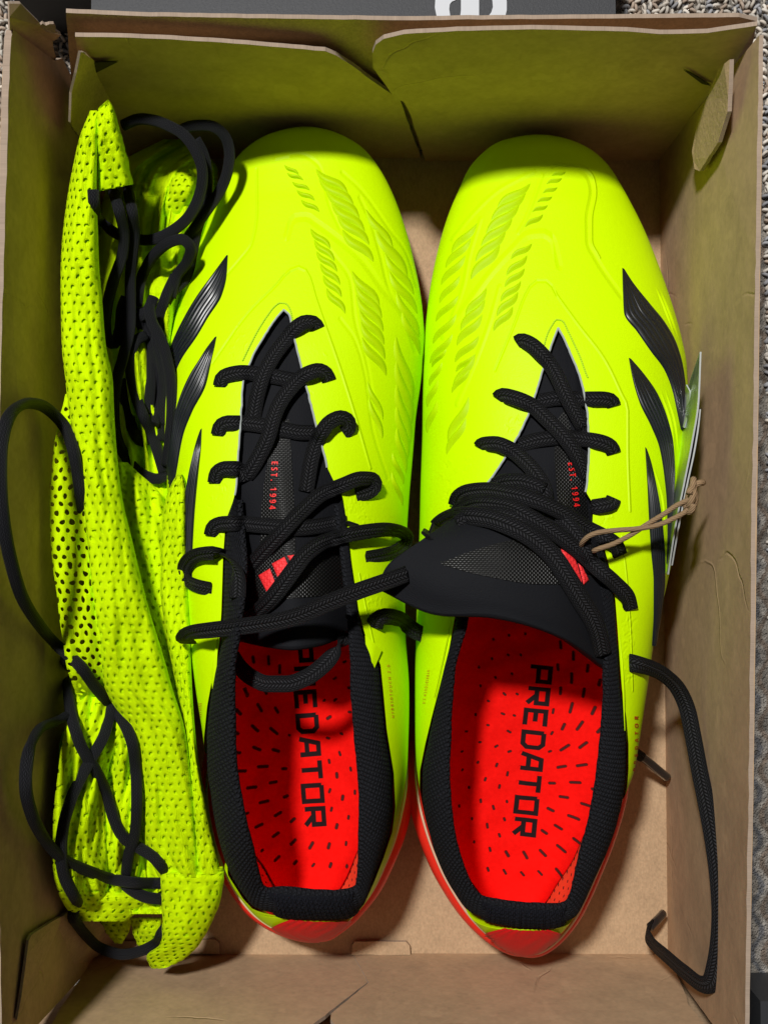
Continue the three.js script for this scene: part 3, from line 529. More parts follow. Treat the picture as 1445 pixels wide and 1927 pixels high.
const redText = (t) => printTexture(t, '#e0401c', 1024, 64, '44px sans-serif', 14);

const cut = (pts, a, b) => pts.filter((p) => p[1] >= a && p[1] <= b);
// ---- left boot
const LeL = [[534, 583], [520, 598], [505, 620], [493, 640], [480, 662], [468, 690], [459, 712], [455, 760], [452, 810], [449, 850], [446, 900], [443, 932], [425, 980], [420, 1050], [417, 1150], [413, 1210], [400, 1275], [390, 1330], [384, 1390], [384, 1450], [391, 1500], [399, 1550], [411, 1600], [431, 1650], [458, 1692], [477, 1712], [510, 1722], [560, 1728]];
const LeR = [[534, 583], [544, 592], [550, 620], [560, 660], [570, 700], [580, 740], [590, 780], [600, 820], [609, 850], [616, 880], [628, 905], [645, 935], [655, 1000], [660, 1050], [668, 1100], [675, 1150], [690, 1205], [716, 1250], [721, 1299], [728, 1375], [741, 1455], [744, 1519], [738, 1566], [722, 1614], [703, 1662], [685, 1702], [668, 1720], [610, 1728]];
const left = makeBoot({
  label: 'left neon yellow football boot, its tongue upright under loosely crossed black laces',
  rows: [[243, 576, 576, .034, .034, 2.2], [246, 545, 606, .034, .0382, 2.2], [252, 520, 630, .034, .0400, 2.2], [262, 495, 652, .0335, .042, 2.2], [278, 470, 678, .033, .0440, 2.2], [300, 447, 700, .033, .0458, 2.2], [350, 419, 731, .032, .0485, 2.2], [400, 400, 752, .031, .0515, 2.2], [450, 383, 768, .031, .055, 2.2], [500, 365, 780, .031, .0585, 2.2], [550, 348, 790, .031, .062, 2.2], [600, 333, 796, .031, .0655, 2.2], [650, 322, 798, .031, .069, 2.2], [700, 316, 794, .031, .072, 2.2], [800, 313, 781, .032, .0765, 2.3], [900, 318, 773, .032, .080, 2.4], [1000, 330, 766, .032, .082, 2.6], [1100, 342, 763, .032, .083, 2.9], [1200, 352, 764, .032, .083, 3.3], [1300, 362, 771, .032, .081, 3.7], [1400, 376, 770, .032, .079, 3.8], [1450, 380, 768, .032, .078, 3.8], [1500, 387, 762, .032, .077, 3.8], [1550, 396, 752, .032, .0755, 3.6], [1600, 410, 738, .032, .073, 3.4], [1650, 432, 716, .032, .069, 3.2], [1690, 460, 693, .032, .062, 3], [1715, 485, 670, .032, .0555, 2.8], [1735, 515, 648, .032, .0485, 2.6], [1750, 550, 625, .032, .0415, 2.4], [1760, 597, 598, .032, .032, 2.2]],
  edgeL: LeL, edgeR: LeR, cutL: cut(LeL, 0, 932), cutR: cut(LeR, 0, 900),
  stitch: [[457, 679], [469, 654], [488, 618], [505, 592], [516, 578], [527, 571], [537, 572], [547, 588], [551, 612]],
  finSide: 1, outSide: -1, wrinkles: [[668, 958, 34, 44, 40], [700, 1130, 18, 40, 22], [408, 960, 12, 60, 16], [600, 700, 24, 40, 8], [440, 640, 20, 30, 6]],
  grooves: [
    { pts: [[483, 319], [484, 394], [475, 455], [450, 491], [428, 516]], w: 12, k: -0.30 },
    { pts: [[400, 684], [469, 588], [519, 538], [549, 507], [566, 502], [580, 516], [594, 560], [613, 615], [641, 695], [668, 780], [697, 881]], w: 10, k: -0.32 },
    { pts: [[540, 445], [547, 421], [555, 410], [577, 408], [594, 419], [635, 449], [677, 485], [718, 540], [760, 596], [782, 660]], w: 26, k: 0.40, soft: 8 },
    { pts: [[519, 297], [560, 290], [600, 312], [621, 388], [640, 430]], w: 16, k: 0.22 },
    { pts: [[644, 325], [677, 355], [732, 430], [765, 477], [784, 540]], w: 18, k: 0.3, soft: 8 },
    { pts: [[677, 372], [699, 421], [716, 480], [732, 543], [785, 625]], w: 18, k: 0.3, soft: 8 },
    { pts: [[640, 600], [668, 640], [690, 720], [700, 800], [730, 900]], w: 16, k: 0.25, soft: 8 },
    { pts: [[676, 1080], [690, 1150], [704, 1215]], w: 7, k: -0.25 },
    { pts: [[620, 470], [660, 530], [668, 600], [690, 680], [700, 740]], w: 18, k: 0.25, soft: 8 }],
  fins: [...fins([[488, 395, 590, 470], [505, 450, 620, 505], [540, 510, 665, 575], [570, 565, 700, 645], [600, 630, 730, 722]], 400, 200, 3.6125, 0.26),
    ...fins([[700, 420, 925, 600], [720, 480, 965, 680], [765, 550, 1005, 770], [805, 640, 1040, 860], [845, 720, 1070, 950], [880, 830, 1100, 1065]], 400, 200, 3.6125, 0.24),
    ...fins([[665, 825, 805, 975], [690, 900, 832, 1060], [705, 980, 850, 1130], [730, 1060, 870, 1220], [750, 1140, 880, 1305], [775, 1230, 905, 1415]], 400, 200, 3.6125, 0.26),
    ...fins([[945, 1110, 1140, 1370], [965, 1190, 1155, 1450], [975, 1270, 1165, 1540], [995, 1370, 1170, 1630], [1005, 1450, 1175, 1730], [1015, 1560, 1185, 1840]], 400, 200, 3.6125, 0.22),
    ...fins([[1040, 690, 1230, 980], [1100, 800, 1330, 1180], [1170, 990, 1372, 1290], [1200, 1110, 1395, 1420], [1250, 1250, 1408, 1580], [1290, 1370, 1412, 1700]], 400, 200, 3.6125, 0.18),
    ...fins([[1160, 370, 1236, 700], [1163, 480, 1235, 800], [1165, 590, 1225, 900], [1165, 690, 1215, 960], [1165, 800, 1205, 1030], [1025, 585, 1098, 780], [1033, 660, 1095, 868], [1143, 920, 1195, 1080], [1140, 1010, 1190, 1180]], 280, 480, 2.491, 0.16)],
  stripes: [
    [[[429, 479], [400, 518], [370, 560], [350, 594], [332, 632], [322, 660]], [[429.5, 479], [427, 520], [418, 556], [392, 598], [372, 632], [340, 680], [328, 708]]],
    [[[408, 632], [390, 655], [376, 677], [358, 706], [345, 735], [334, 770], [326, 820], [318, 880]], [[408.5, 632], [404, 655], [400, 672], [388, 725], [362, 776], [345, 821], [334, 881], [326, 930]]],
    [[[380, 805], [373, 824], [366, 849], [358, 890], [352, 926], [346, 980], [344, 1040], [346, 1100]], [[380.5, 805], [379, 841], [375, 881], [370, 930], [366, 980], [363, 1040], [362, 1100]]]],
  ribs: [[[[345, 600], [325, 660]], [[350, 600], [330, 660]]], [[[338, 760], [322, 850]], [[342, 760], [326, 850]]]],
  collarOut: [[442, 930], ...LeL.filter((p) => p[1] > 932 && p[1] < 1725), [545, 1727], [580, 1728], [620, 1728], ...LeR.filter((p) => p[1] > 934 && p[1] < 1725).reverse()],
  collarIn: [[447, 940], [452, 1000], [456, 1060], [452, 1120], [442, 1200], [433, 1260], [433, 1300], [434, 1400], [437, 1450], [445, 1500], [455, 1550], [468, 1600], [480, 1650], [487, 1672], [502, 1681], [540, 1680], [580, 1684], [620, 1686], [660, 1682], [676, 1673], [680, 1650], [682, 1600], [683, 1550], [683, 1500], [680, 1450], [675, 1400], [671, 1350], [668, 1300], [667, 1250], [663, 1180], [655, 1100], [645, 1020], [636, 950]],
  pad: 1, lipLift: (v) => 0.017 * sstep(0.02, 0.14, v) * (1 - sstep(0.36, 0.47, v)),
  liningBottom: [[436, 1000], [426, 1200], [426, 1350], [434, 1449], [450, 1535], [477, 1598], [499, 1630], [531, 1676], [560, 1690], [608, 1690], [628, 1681], [646, 1656], [668, 1605], [684, 1567], [692, 1500], [690, 1350], [682, 1200], [665, 1000]],
  liningMat: lining,
  heelBand: [[[500, 1716], [545, 1727], [600, 1728], [650, 1727], [690, 1700]], [[488, 1676], [535, 1681], [585, 1684], [640, 1684], [678, 1676]]],
  spikes: [[[415, 1195], [401, 1268], [408, 1325]], [[684, 1196], [714, 1224], [690, 1286]]],
  counter: [[[547, 1726], [522, 1736], [511, 1744], [530, 1756], [560, 1764], [590, 1770]], [[677, 1728], [679, 1736], [674, 1744], [655, 1755], [630, 1764], [600, 1770]]],
  flare: [P(0, 1290, 0.03).z, P(0, 1500, 0.03).z],
  edgeMat: phy({ color: lrgb(0.80, 0.66, 0.36), roughness: 0.45 }),
  insole: { h: 0.025, x0: 405, x1: 715, y0: 1080, y1: 1730, left: [[440, 1110], [428, 1300], [434, 1449], [448, 1535], [474, 1598], [497, 1630], [527, 1678], [560, 1697]], right: [[668, 1110], [690, 1300], [695, 1500], [687, 1567], [671, 1605], [649, 1656], [633, 1681], [612, 1697]],
    slots: [...slots([[390, 70, 75, 60], [465, 165, 60, 60], [350, 180, 55, 50], [335, 298, 40, 45], [440, 285, 45, 60], [548, 305, 40, 65], [565, 180, 60, 45], [342, 415, 20, 45], [450, 405, 25, 55], [560, 420, 15, 50], [370, 527, 10, 50], [485, 513, 0, 65], [610, 530, -5, 35], [422, 632, 0, 60], [545, 608, -8, 50], [620, 692, -20, 35], [492, 722, -10, 60], [398, 775, -5, 30], [573, 797, -30, 50], [465, 857, -20, 50], [660, 835, -40, 40], [560, 920, -35, 50], [662, 965, -45, 50], [770, 985, -60, 50], [875, 985, -75, 40], [978, 962, -80, 30], [570, 1055, -40, 40], [675, 1087, -50, 35], [782, 1102, -50, 30], [885, 1098, -70, 35], [985, 1078, -60, 25], [487, 995, 0, 14], [847, 122, -30, 22], [913, 118, -40, 30], [1000, 40, 0, 30], [1000, 186, 0, 25], [875, 225, -35, 35], [950, 318, 20, 25], [870, 346, 15, 28], [940, 437, 70, 32], [877, 485, 80, 32], [1005, 523, 80, 30], [922, 568, 85, 35], [1030, 658, 90, 30], [880, 658, -70, 32], [957, 697, -80, 35], [890, 770, -75, 32], [992, 810, -80, 30], [922, 868, -75, 35], [500, 70, 70, 40], [520, 60, 85, 30], [640, 330, 20, 18]], 340, 1280, 3.141), ...slots([[495, 1025, 85, 50], [435, 1110, 75, 45], [385, 1180, 65, 45], [550, 1070, 90, 50], [880, 1030, -30, 25], [830, 1115, -30, 25], [905, 1160, -10, 25], [730, 1030, 90, 20], [420, 1020, 80, 40], [360, 1060, 70, 30]], 320, 860, 2.676)],
    word: [[566, 1208], [593, 1562]], tall: 35, stroke: 8.5 },
  tongue: { thick: 0.0032, rows: [
    [[505, 565, -0.003], [520, 563, -0.003], [535, 562, -0.003], [548, 563, -0.003], [562, 565, -0.003]],
    [[455, 680, -0.003], [485, 680, -0.0025], [515, 680, -0.0022], [545, 680, -0.0025], [580, 680, -0.003]],
    [[440, 800, -0.004], [485, 800, -0.0025], [525, 800, -0.002], [565, 800, -0.0025], [612, 800, -0.004]],
    [[428, 920, -0.006], [480, 920, -0.003], [530, 920, -0.001], [585, 920, -0.003], [640, 920, -0.006]],
    [[432, 1040, 0.066], [490, 1040, 0.080], [545, 1040, 0.085], [600, 1040, 0.080], [662, 1040, 0.067]],
    [[440, 1140, 0.066], [495, 1140, 0.083], [550, 1140, 0.089], [605, 1138, 0.083], [668, 1136, 0.067]],
    [[442, 1203, 0.064], [497, 1212, 0.083], [552, 1216, 0.090], [608, 1208, 0.084], [666, 1188, 0.066]]],
    panels: [[[[520, 790], [508, 850], [498, 910], [492, 980], [490, 1060]], [[545, 790], [548, 850], [551, 910], [554, 960], [556, 1060]]], [[[490, 1052], [480, 1090], [466, 1133]], [[640, 1036], [643, 1080], [648, 1118]]], [[[540, 1118], [545, 1128]], [[630, 1060], [648, 1118]]]].slice(0, 2),
    bars: [[[[488, 1083], [504, 1116]], [[509, 1070], [520, 1099]]], [[[513, 1061], [524, 1088]], [[536, 1048], [545, 1070]]], [[[541, 1046], [549, 1060]], [[556, 1044], [560, 1050]]], [[[492, 1060], [487, 1066]], [[500, 1053], [501, 1056]]]],
    est: [[[510, 853], [505, 975]], [[528, 853], [523, 975]]] },
  prints: [
    { l: [[719, 1210], [728, 1290], [738, 1392]], r: [[732, 1210], [738, 1290], [747, 1392]], tex: redText('HYBRIDTOUCH 2.0'), uvm: (u, v) => [1 - v, 1 - u] },
    { l: [[372, 1290], [370, 1390]], r: [[385, 1285], [383, 1390]], tex: redText('PREDATOR'), uvm: (u, v) => [v, u] }],
  laces: [
    { pts: [[481, 761, .0016], [477, 793, .0008]].concat([]).length ? [[475, 800, .001], [481, 761, .0024], [493, 713, .0045], [513, 673, .004], [537, 641, .0035], [557, 617, .0035], [577, 606, .0035], [592, 608, .0022], [598, 618, -.0012]] : [] },
    { pts: [[415, 727, -.001], [418, 713, .0015], [432, 705, .0022], [457, 701, .0022], [489, 704, .002], [520, 709, .002], [545, 714, .002], [572, 718, .0012]] },
    { pts: [[465, 896, .0012], [478, 875, .003], [492, 850, .0035], [505, 821, .005], [513, 792, .0055], [524, 764, .0045], [549, 728, .0045], [577, 704, .005], [600, 697, .004], [614, 704, .0025], [619, 716, -.001]] },
    { pts: [[411, 819, -.001], [415, 803, .0015], [430, 796, .0022], [453, 796, .002], [497, 801, .002], [537, 809, .002], [570, 814, .002], [596, 814, .0014]] },
    { pts: [[576, 925, .001], [580, 900, .002], [585, 870, .003], [594, 838, .0042], [606, 813, .005], [623, 793, .006], [641, 786, .006], [655, 793, .0045], [657, 806, .002], [646, 815, -.001]], tilt: [0.1, 1, 0.5] },
    { pts: [[405, 909, -.001], [408, 892, .0018], [425, 882, .0028], [445, 882, .003], [458, 890, .003], [462, 905, .0005]] },
    { pts: [[458, 1088, .001], [470, 1070, .003], [488, 1048, .0035], [507, 1027, .004], [544, 987, .0055], [574, 957, .004], [604, 931, .004], [645, 913, .005], [681, 901, .006], [700, 902, .005], [706, 913, .0035], [697, 924, .002], [670, 932, -.001]], tilt: [0, 1, 0.35] },
    { pts: [[398, 1008, -.001], [402, 993, .0015], [418, 986, .0025], [451, 985, .003], [485, 988, .003], [520, 991, .0022], [560, 994, .0022], [600, 990, .0025], [638, 984, .003], [660, 987, .0025], [668, 995, .0005]] },
    { pts: [[399, 1109, -.001], [375, 1104, .0025], [355, 1094, .004], [347, 1076, .006], [355, 1056, .0075], [378, 1043, .008], [404, 1041, .0075], [426, 1047, .006], [441, 1064, .004], [449, 1092, .002], [447, 1125, -.004]], w: .0056, tilt: [0, 1, 0.5] },
    { pts: [[452, 1182, .001], [466, 1168, .003], [487, 1150, .0045], [510, 1128, .0055], [532, 1100, .006], [552, 1073, .0065], [578, 1041, .007], [610, 1020, .0075], [650, 1008, .008], [686, 1001, .009], [725, 997, .010], [752, 1001, .009], [764, 1013, .007], [757, 1030, .005], [730, 1042, .003], [688, 1051, -.001]], w: .0058, tilt: [0, 1, 0.45] },
    { pts: [[354, 1209, .074], [347, 1200, .083], [360, 1191, .089], [395, 1186, .093], [430, 1182, .096], [469, 1177, .099], [544, 1164, .1015], [619, 1134, .1005], [675, 1112, .099], [724, 1095, .0975], [765, 1080, .095]], w: .0060, tilt: [0, 1, 0.4] },
    { pts: [[664, 1165, .003], [653, 1189, .076], [634, 1222, .078], [606, 1254, .080], [575, 1276, .081], [540, 1287, .081], [505, 1287, .080], [474, 1275, .077], [452, 1256, .072], [440, 1238, .066]], w: .0058 },
    { pts: [[704, 1180, -.001], [708, 1168, .004], [722, 1160, .008], [745, 1163, .010], [768, 1178, .011], [790, 1192, .010], [806, 1195, .008], [822, 1190, .006]], w: .0062, tilt: [0, 1, 0.3] }],
  aglets: [],
  holes: [],
});
settle(left.boot);

// ---- right boot
const ReL = [[1050, 617], [1042, 635], [1035, 655], [1020, 700], [1008, 740], [985, 800], [960, 845], [935, 885], [915, 912], [895, 950], [880, 990], [868, 1060], [862, 1110], [856, 1160], [845, 1220], [835, 1260], [825, 1300], [812, 1350], [800, 1400], [790, 1450], [789, 1500], [796, 1550], [810, 1600], [831, 1650], [856, 1690], [882, 1720], [920, 1733], [985, 1742]];
const ReR = [[1050, 617], [1062, 640], [1075, 670], [1088, 700], [1100, 745], [1105, 780], [1108, 850], [1105, 900], [1102, 926], [1116, 949], [1114, 989], [1137, 1033], [1146, 1067], [1157, 1126], [1162, 1191], [1166, 1250], [1170, 1300], [1178, 1350], [1182, 1400], [1182, 1450], [1178, 1500], [1168, 1550], [1150, 1600], [1125, 1650], [1098, 1700], [1078, 1730], [1050, 1741], [986, 1743]];
const right = makeBoot({
  label: 'right neon yellow football boot, its black tongue flopped over to the left',
  rows: [[258, 1010, 1010, .034, .034, 2.2], [261, 972, 1046, .034, .0382, 2.2], [267, 945, 1070, .034, .0400, 2.2], [278, 922, 1096, .0335, .042, 2.2], [292, 905, 1118, .033, .0440, 2.2], [315, 884, 1142, .033, .0458, 2.2], [360, 862, 1170, .032, .0485, 2.2], [400, 845, 1190, .031, .0515, 2.2], [450, 829, 1213, .031, .055, 2.2], [500, 817, 1232, .031, .0585, 2.2], [550, 808, 1249, .031, .062, 2.2], [600, 802, 1264, .031, .0655, 2.2], [650, 798, 1276, .031, .069, 2.2], [700, 796, 1284, .031, .072, 2.2], [800, 795, 1289, .032, .0765, 2.3], [900, 792, 1281, .032, .080, 2.4], [1000, 790, 1268, .032, .082, 2.6], [1100, 787, 1250, .032, .083, 2.9], [1200, 785, 1232, .032, .083, 3.3], [1300, 783, 1224, .032, .081, 3.7], [1400, 783, 1210, .032, .079, 3.8], [1450, 785, 1201, .032, .078, 3.8], [1500, 791, 1182, .032, .077, 3.8], [1550, 800, 1164, .032, .0755, 3.6], [1600, 815, 1143, .032, .073, 3.4], [1650, 836, 1117, .032, .069, 3.2], [1700, 866, 1088, .032, .062, 3], [1730, 890, 1067, .032, .0555, 2.8], [1755, 917, 1044, .032, .0485, 2.6], [1775, 946, 1020, .032, .0415, 2.4], [1788, 984, 986, .032, .032, 2.2]],
  edgeL: ReL, edgeR: ReR, cutL: cut(ReL, 0, 912), cutR: cut(ReR, 0, 926),
  stitch: [[1023, 650], [1028, 632], [1038, 612], [1047, 602], [1056, 604], [1068, 625], [1080, 650], [1090, 672], [1100, 700], [1105, 712]],
  finSide: -1, outSide: 1, wrinkles: [[1138, 1000, 16, 50, 34], [1182, 1220, 9, 70, 30], [850, 900, 30, 40, 16], [960, 790, 24, 30, 8]],
  grooves: [
    { pts: [[1042, 314], [1087, 318], [1108, 337], [1113, 361], [1105, 413], [1106, 455], [1122, 489], [1169, 558]], w: 22, k: 0.42, soft: 8 },
    { pts: [[1042, 309], [1090, 312], [1116, 333], [1121, 361], [1113, 413], [1113, 452], [1128, 485]], w: 9, k: -0.34 },
    { pts: [[931, 697], [966, 614], [994, 545], [1008, 529], [1028, 529], [1049, 558], [1087, 610], [1139, 679], [1169, 741], [1181, 769], [1181, 841], [1185, 961]], w: 10, k: -0.32 },
    { pts: [[1052, 500], [1047, 479], [1039, 451], [1021, 439], [997, 441], [966, 468], [921, 517], [883, 569], [835, 631]], w: 26, k: 0.42, soft: 8 },
    { pts: [[1004, 323], [938, 358], [887, 406], [852, 450]], w: 18, k: 0.3, soft: 8 },
    { pts: [[1020, 330], [985, 420], [975, 437]], w: 16, k: 0.28, soft: 8 },
    { pts: [[904, 413], [883, 482], [873, 534], [850, 600]], w: 18, k: 0.3, soft: 8 },
    { pts: [[1170, 1010], [1180, 1100], [1187, 1200], [1190, 1300]], w: 7, k: -0.28 },
    { pts: [[940, 540], [920, 610], [890, 690], [860, 760]], w: 18, k: 0.26, soft: 8 }],
  fins: [...fins([[685, 265, 765, 240], [655, 310, 745, 275], [635, 360, 720, 325], [605, 410, 692, 375], [578, 462, 668, 422], [540, 545, 642, 470]], 800, 240, 2.89, 0.26),
    ...fins([[388, 442, 575, 300], [355, 510, 550, 352], [328, 585, 515, 412], [300, 652, 477, 490], [270, 735, 440, 558], [245, 835, 408, 630]], 800, 240, 2.89, 0.22),
    ...fins([[463, 720, 582, 628], [440, 810, 556, 692], [430, 872, 542, 762], [408, 952, 522, 832], [388, 1032, 506, 890], [370, 1112, 478, 970]], 800, 240, 2.89, 0.26),
    ...fins([[218, 1040, 335, 868], [190, 1112, 327, 930], [170, 1192, 312, 1012], [160, 1282, 295, 1128], [165, 1335, 275, 1228]], 800, 240, 2.89, 0.22),
    ...fins([[140, 690, 285, 515], [108, 770, 252, 598], [85, 862, 222, 690], [75, 962, 192, 800], [55, 1062, 182, 910], [40, 1182, 172, 1010], [25, 1290, 150, 1120]], 800, 240, 2.89, 0.18),
    ...fins([[180, 440, 285, 262], [172, 452, 262, 330], [158, 690, 255, 460], [150, 742, 242, 560], [80, 330, 150, 240], [70, 420, 130, 300], [60, 520, 110, 380], [60, 640, 105, 480]], 780, 560, 2.4917, 0.18)],
  stripes: [
    [[[1170, 503], [1171, 545], [1173, 588], [1199, 626], [1224, 662], [1249, 696], [1264, 734], [1273, 774], [1280, 808]], [[1170.5, 503], [1191, 534], [1222, 572], [1250, 607], [1272, 648], [1283, 690], [1287, 730], [1288, 780], [1287, 815]]],
    [[[1182, 672], [1190, 715], [1203, 759], [1224, 802], [1240, 843], [1249, 896], [1254, 952], [1255, 1005], [1253, 1060]], [[1182.5, 672], [1212, 706], [1237, 743], [1254, 787], [1264, 833], [1266, 880], [1264, 930], [1261, 985], [1257, 1060]]],
    [[[1213, 840], [1217, 908], [1220, 974], [1224, 1036], [1229, 1098], [1229, 1150], [1226, 1215]], [[1213.5, 840], [1224, 871], [1237, 936], [1245, 998], [1248, 1051], [1247, 1098], [1240, 1150], [1230, 1215]]]],
  ribs: [[[[1240, 545], [1276, 640]], [[1245, 545], [1281, 640]]], [[[1232, 540], [1268, 632]], [[1235, 538], [1272, 632]]], [[[1240, 735], [1260, 800], [1268, 860]], [[1245, 735], [1265, 800], [1273, 860]]], [[[1250, 735], [1268, 800], [1275, 850]], [[1254, 735], [1272, 800], [1279, 850]]], [[[1228, 880], [1244, 940], [1251, 1000]], [[1232, 880], [1248, 940], [1254, 1000]]]],
  collarOut: [[880, 990], ...ReL.filter((p) => p[1] > 995 && p[1] < 1740), [985, 1743], ...ReR.filter((p) => p[1] > 960 && p[1] < 1742).reverse()],
  collarIn: [[905, 1000], [890, 1080], [878, 1140], [870, 1180], [860, 1215], [850, 1250], [845, 1300], [842, 1350], [840, 1400], [838, 1450], [840, 1500], [845, 1550], [855, 1600], [872, 1650], [889, 1682], [905, 1696], [940, 1704], [1000, 1710], [1050, 1711], [1072, 1704], [1082, 1685], [1090, 1650], [1102, 1600], [1115, 1550], [1125, 1500], [1132, 1450], [1137, 1400], [1142, 1350], [1144, 1300], [1144, 1260], [1142, 1200], [1132, 1110], [1112, 1020]],
  pad: 1, lipLift: (v) => 0.006 * sstep(0.02, 0.14, v) * (1 - sstep(0.36, 0.47, v)),
  liningBottom: [[890, 1000], [850, 1200], [836, 1350], [834, 1450], [842, 1520], [852, 1570], [868, 1620], [890, 1660], [925, 1698], [960, 1712], [1000, 1712], [1018, 1702], [1045, 1660], [1072, 1620], [1095, 1570], [1112, 1530], [1126, 1470], [1142, 1400], [1156, 1300], [1150, 1200], [1120, 1000]],
  liningMat: lining,
  heelBand: [[[890, 1722], [935, 1736], [985, 1743], [1035, 1745], [1078, 1732]], [[893, 1688], [935, 1703], [990, 1709], [1040, 1711], [1078, 1700]]],
  spikes: [[[855, 1160], [832, 1265], [823, 1312]], [[1162, 1190], [1172, 1310], [1170, 1373]]],
  counter: [[[950, 1742], [915, 1752], [888, 1767], [905, 1782], [930, 1794], [965, 1803]], [[1030, 1745], [1050, 1752], [1066, 1762], [1052, 1780], [1030, 1794], [990, 1803]]],
  flare: [P(0, 1290, 0.03).z, P(0, 1500, 0.03).z],
  edgeMat: phy({ color: lrgb(0.80, 0.50, 0.36), roughness: 0.45 }),
  insole: { h: 0.025, x0: 810, x1: 1180, y0: 1080, y1: 1740, left: [[880, 1100], [838, 1300], [832, 1450], [840, 1520], [850, 1570], [866, 1620], [888, 1660], [923, 1700], [950, 1716]], right: [[1130, 1100], [1158, 1300], [1130, 1470], [1116, 1530], [1098, 1570], [1076, 1620], [1048, 1662], [1020, 1704], [1000, 1716]],
    slots: slots([[517, 250], [440, 270], [597, 243], [433, 365], [512, 347, 40], [575, 347], [367, 405], [450, 457], [532, 440, 50], [375, 497], [495, 540, 45, 24], [557, 540, 40], [415, 573, 20], [350, 637], [487, 637, 20, 25], [543, 645, 20], [413, 692, 10], [305, 718, 0], [517, 725, 30, 28], [373, 775, 0], [455, 797, -30, 24], [520, 823, -20, 24], [283, 815, -30], [457, 890, -70, 25], [363, 873, -60], [285, 905, -60], [510, 933, -80, 28], [400, 958, -70, 24], [318, 993], [470, 995, -80, 26], [377, 1063, 85, 26], [507, 1070], [268, 1078], [440, 1097, 75, 28], [333, 1147, 85], [495, 1157, 70, 24], [410, 1187, 80, 32], [470, 1235, 70, 24], [343, 1260], [423, 1303, 75, 28], [508, 1327, 60, 38], [413, 1400, 70, 28], [497, 1417, 60, 34], [583, 1425, 50, 34], [668, 1418, 45, 34], [752, 1397, 40, 36],
      [770, 297, 85, 44], [832, 350, 88, 50], [898, 410, 95, 44], [757, 407, 85, 40], [823, 460, 92, 58], [953, 477, 105, 40], [770, 523, 92, 44], [880, 530, 100, 52], [735, 625, 100, 32], [822, 607, 105, 58], [925, 615, 112, 50], [783, 700, 115, 40], [862, 693, 125, 58], [953, 705, 130, 48], [728, 732, 120, 24], [790, 803, 145, 58], [877, 787, 140, 54], [963, 803, 145, 38], [718, 822, 160, 22], [775, 897, 170, 50], [868, 883, 165, 54], [957, 897, 165, 38], [728, 978, 0, 36], [838, 970, -5, 54], [927, 988, -5, 44], [785, 1045, 5, 48], [885, 1068, 5, 54], [720, 1107, 25, 40], [827, 1137, 15, 58], [757, 1192, 30, 46], [690, 1218, 35, 40], [838, 1240, 25, 44], [767, 1290, 35, 50], [683, 1322, 45, 48], [597, 1332, 60, 44]], 760, 1100, 2.604),
    word: [[1019, 1250], [985, 1580]], tall: 38, stroke: 9 },
  tongue: { thick: 0.0034, rows: [
    [[1030, 600, -.003], [1040, 600, -.003], [1050, 600, -.003], [1060, 600, -.003], [1072, 600, -.003]],
    [[1005, 700, -.004], [1028, 705, -.0025], [1052, 710, -.002], [1078, 715, -.0025], [1100, 718, -.004]],
    [[955, 830, -.004], [992, 838, -.0015], [1030, 845, -.001], [1070, 852, -.002], [1112, 860, -.004]],
    [[898, 935, .076], [945, 942, .083], [1000, 950, .0865], [1060, 960, .083], [1122, 975, .074]],
    [[800, 1012, .089], [870, 1020, .093], [950, 1038, .095], [1050, 1058, .091], [1138, 1080, .080]],
    [[735, 1062, .0905], [830, 1100, .0965], [935, 1115, .0985], [1050, 1150, .094], [1148, 1180, .080]],
    [[714, 1108, .0880], [815, 1152, .0945], [935, 1157, .0985], [1062, 1200, .093], [1142, 1258, .078]]],
    panels: [[[[1048, 790], [1042, 850], [1046, 920], [1052, 985]], [[1062, 770], [1080, 830], [1096, 900], [1108, 990]]], [[[1040, 1010], [960, 1018], [880, 1040], [830, 1060]], [[1100, 1100], [1020, 1100], [910, 1084], [834, 1064]]]],
    bars: [[[[1051, 1026], [1070, 1074], [1088, 1096]], [[1053, 1025], [1082, 1056], [1094, 1100]]], [[[1086, 1060], [1096, 1100]], [[1092, 1066], [1106, 1092]]]],
    est: [[[1061, 857], [1075, 970]], [[1079, 855], [1093, 968]]] },
  prints: [
    { l: [[1188, 1318], [1190, 1400], [1184, 1480]], r: [[1202, 1318], [1202, 1400], [1192, 1480]], tex: printTexture('PREDATOR', '#c8330f', 1024, 96, 'bold 76px sans-serif', 40), uvm: (u, v) => [1 - v, 1 - u] },
    { l: [[806, 1235], [790, 1350]], r: [[816, 1235], [800, 1350]], tex: redText('HYBRIDTOUCH 2.0'), uvm: (u, v) => [v, u] }],
  laces: [
    { pts: [[973, 645, -.001], [980, 641, .0015], [995, 646, .0025], [1017, 664, .003], [1041, 696, .004], [1065, 745, .0055], [1089, 789, .004], [1106, 820, .001]] },
    { pts: [[1154, 764, -.001], [1150, 755, .0015], [1130, 751, .0022], [1101, 751, .002], [1057, 749, .002], [1014, 755, .0015]] },
    { pts: [[937, 750, -.001], [944, 744, .0018], [964, 748, .003], [997, 761, .0035], [1029, 789, .004], [1061, 822, .0055], [1085, 857, .004], [1102, 900, .001]] },
    { pts: [[1154, 853, -.001], [1150, 843, .0015], [1133, 833, .0025], [1101, 827, .002], [1061, 823, .002], [1017, 827, .002], [977, 838, .0012]] },
    { pts: [[903, 842, -.001], [909, 836, .0018], [930, 835, .003], [953, 842, .0035], [985, 866, .0035], [1009, 893, .0035], [1024, 922, .003], [1026, 945, .001]] },
    { pts: [[1154, 938, -.001], [1150, 947, .0015], [1135, 951, .002], [1110, 955, .001]] },
    { pts: [[930, 914, .002], [950, 906, .004], [973, 905, .005], [1003, 912, .005], [1022, 922, .004]] },
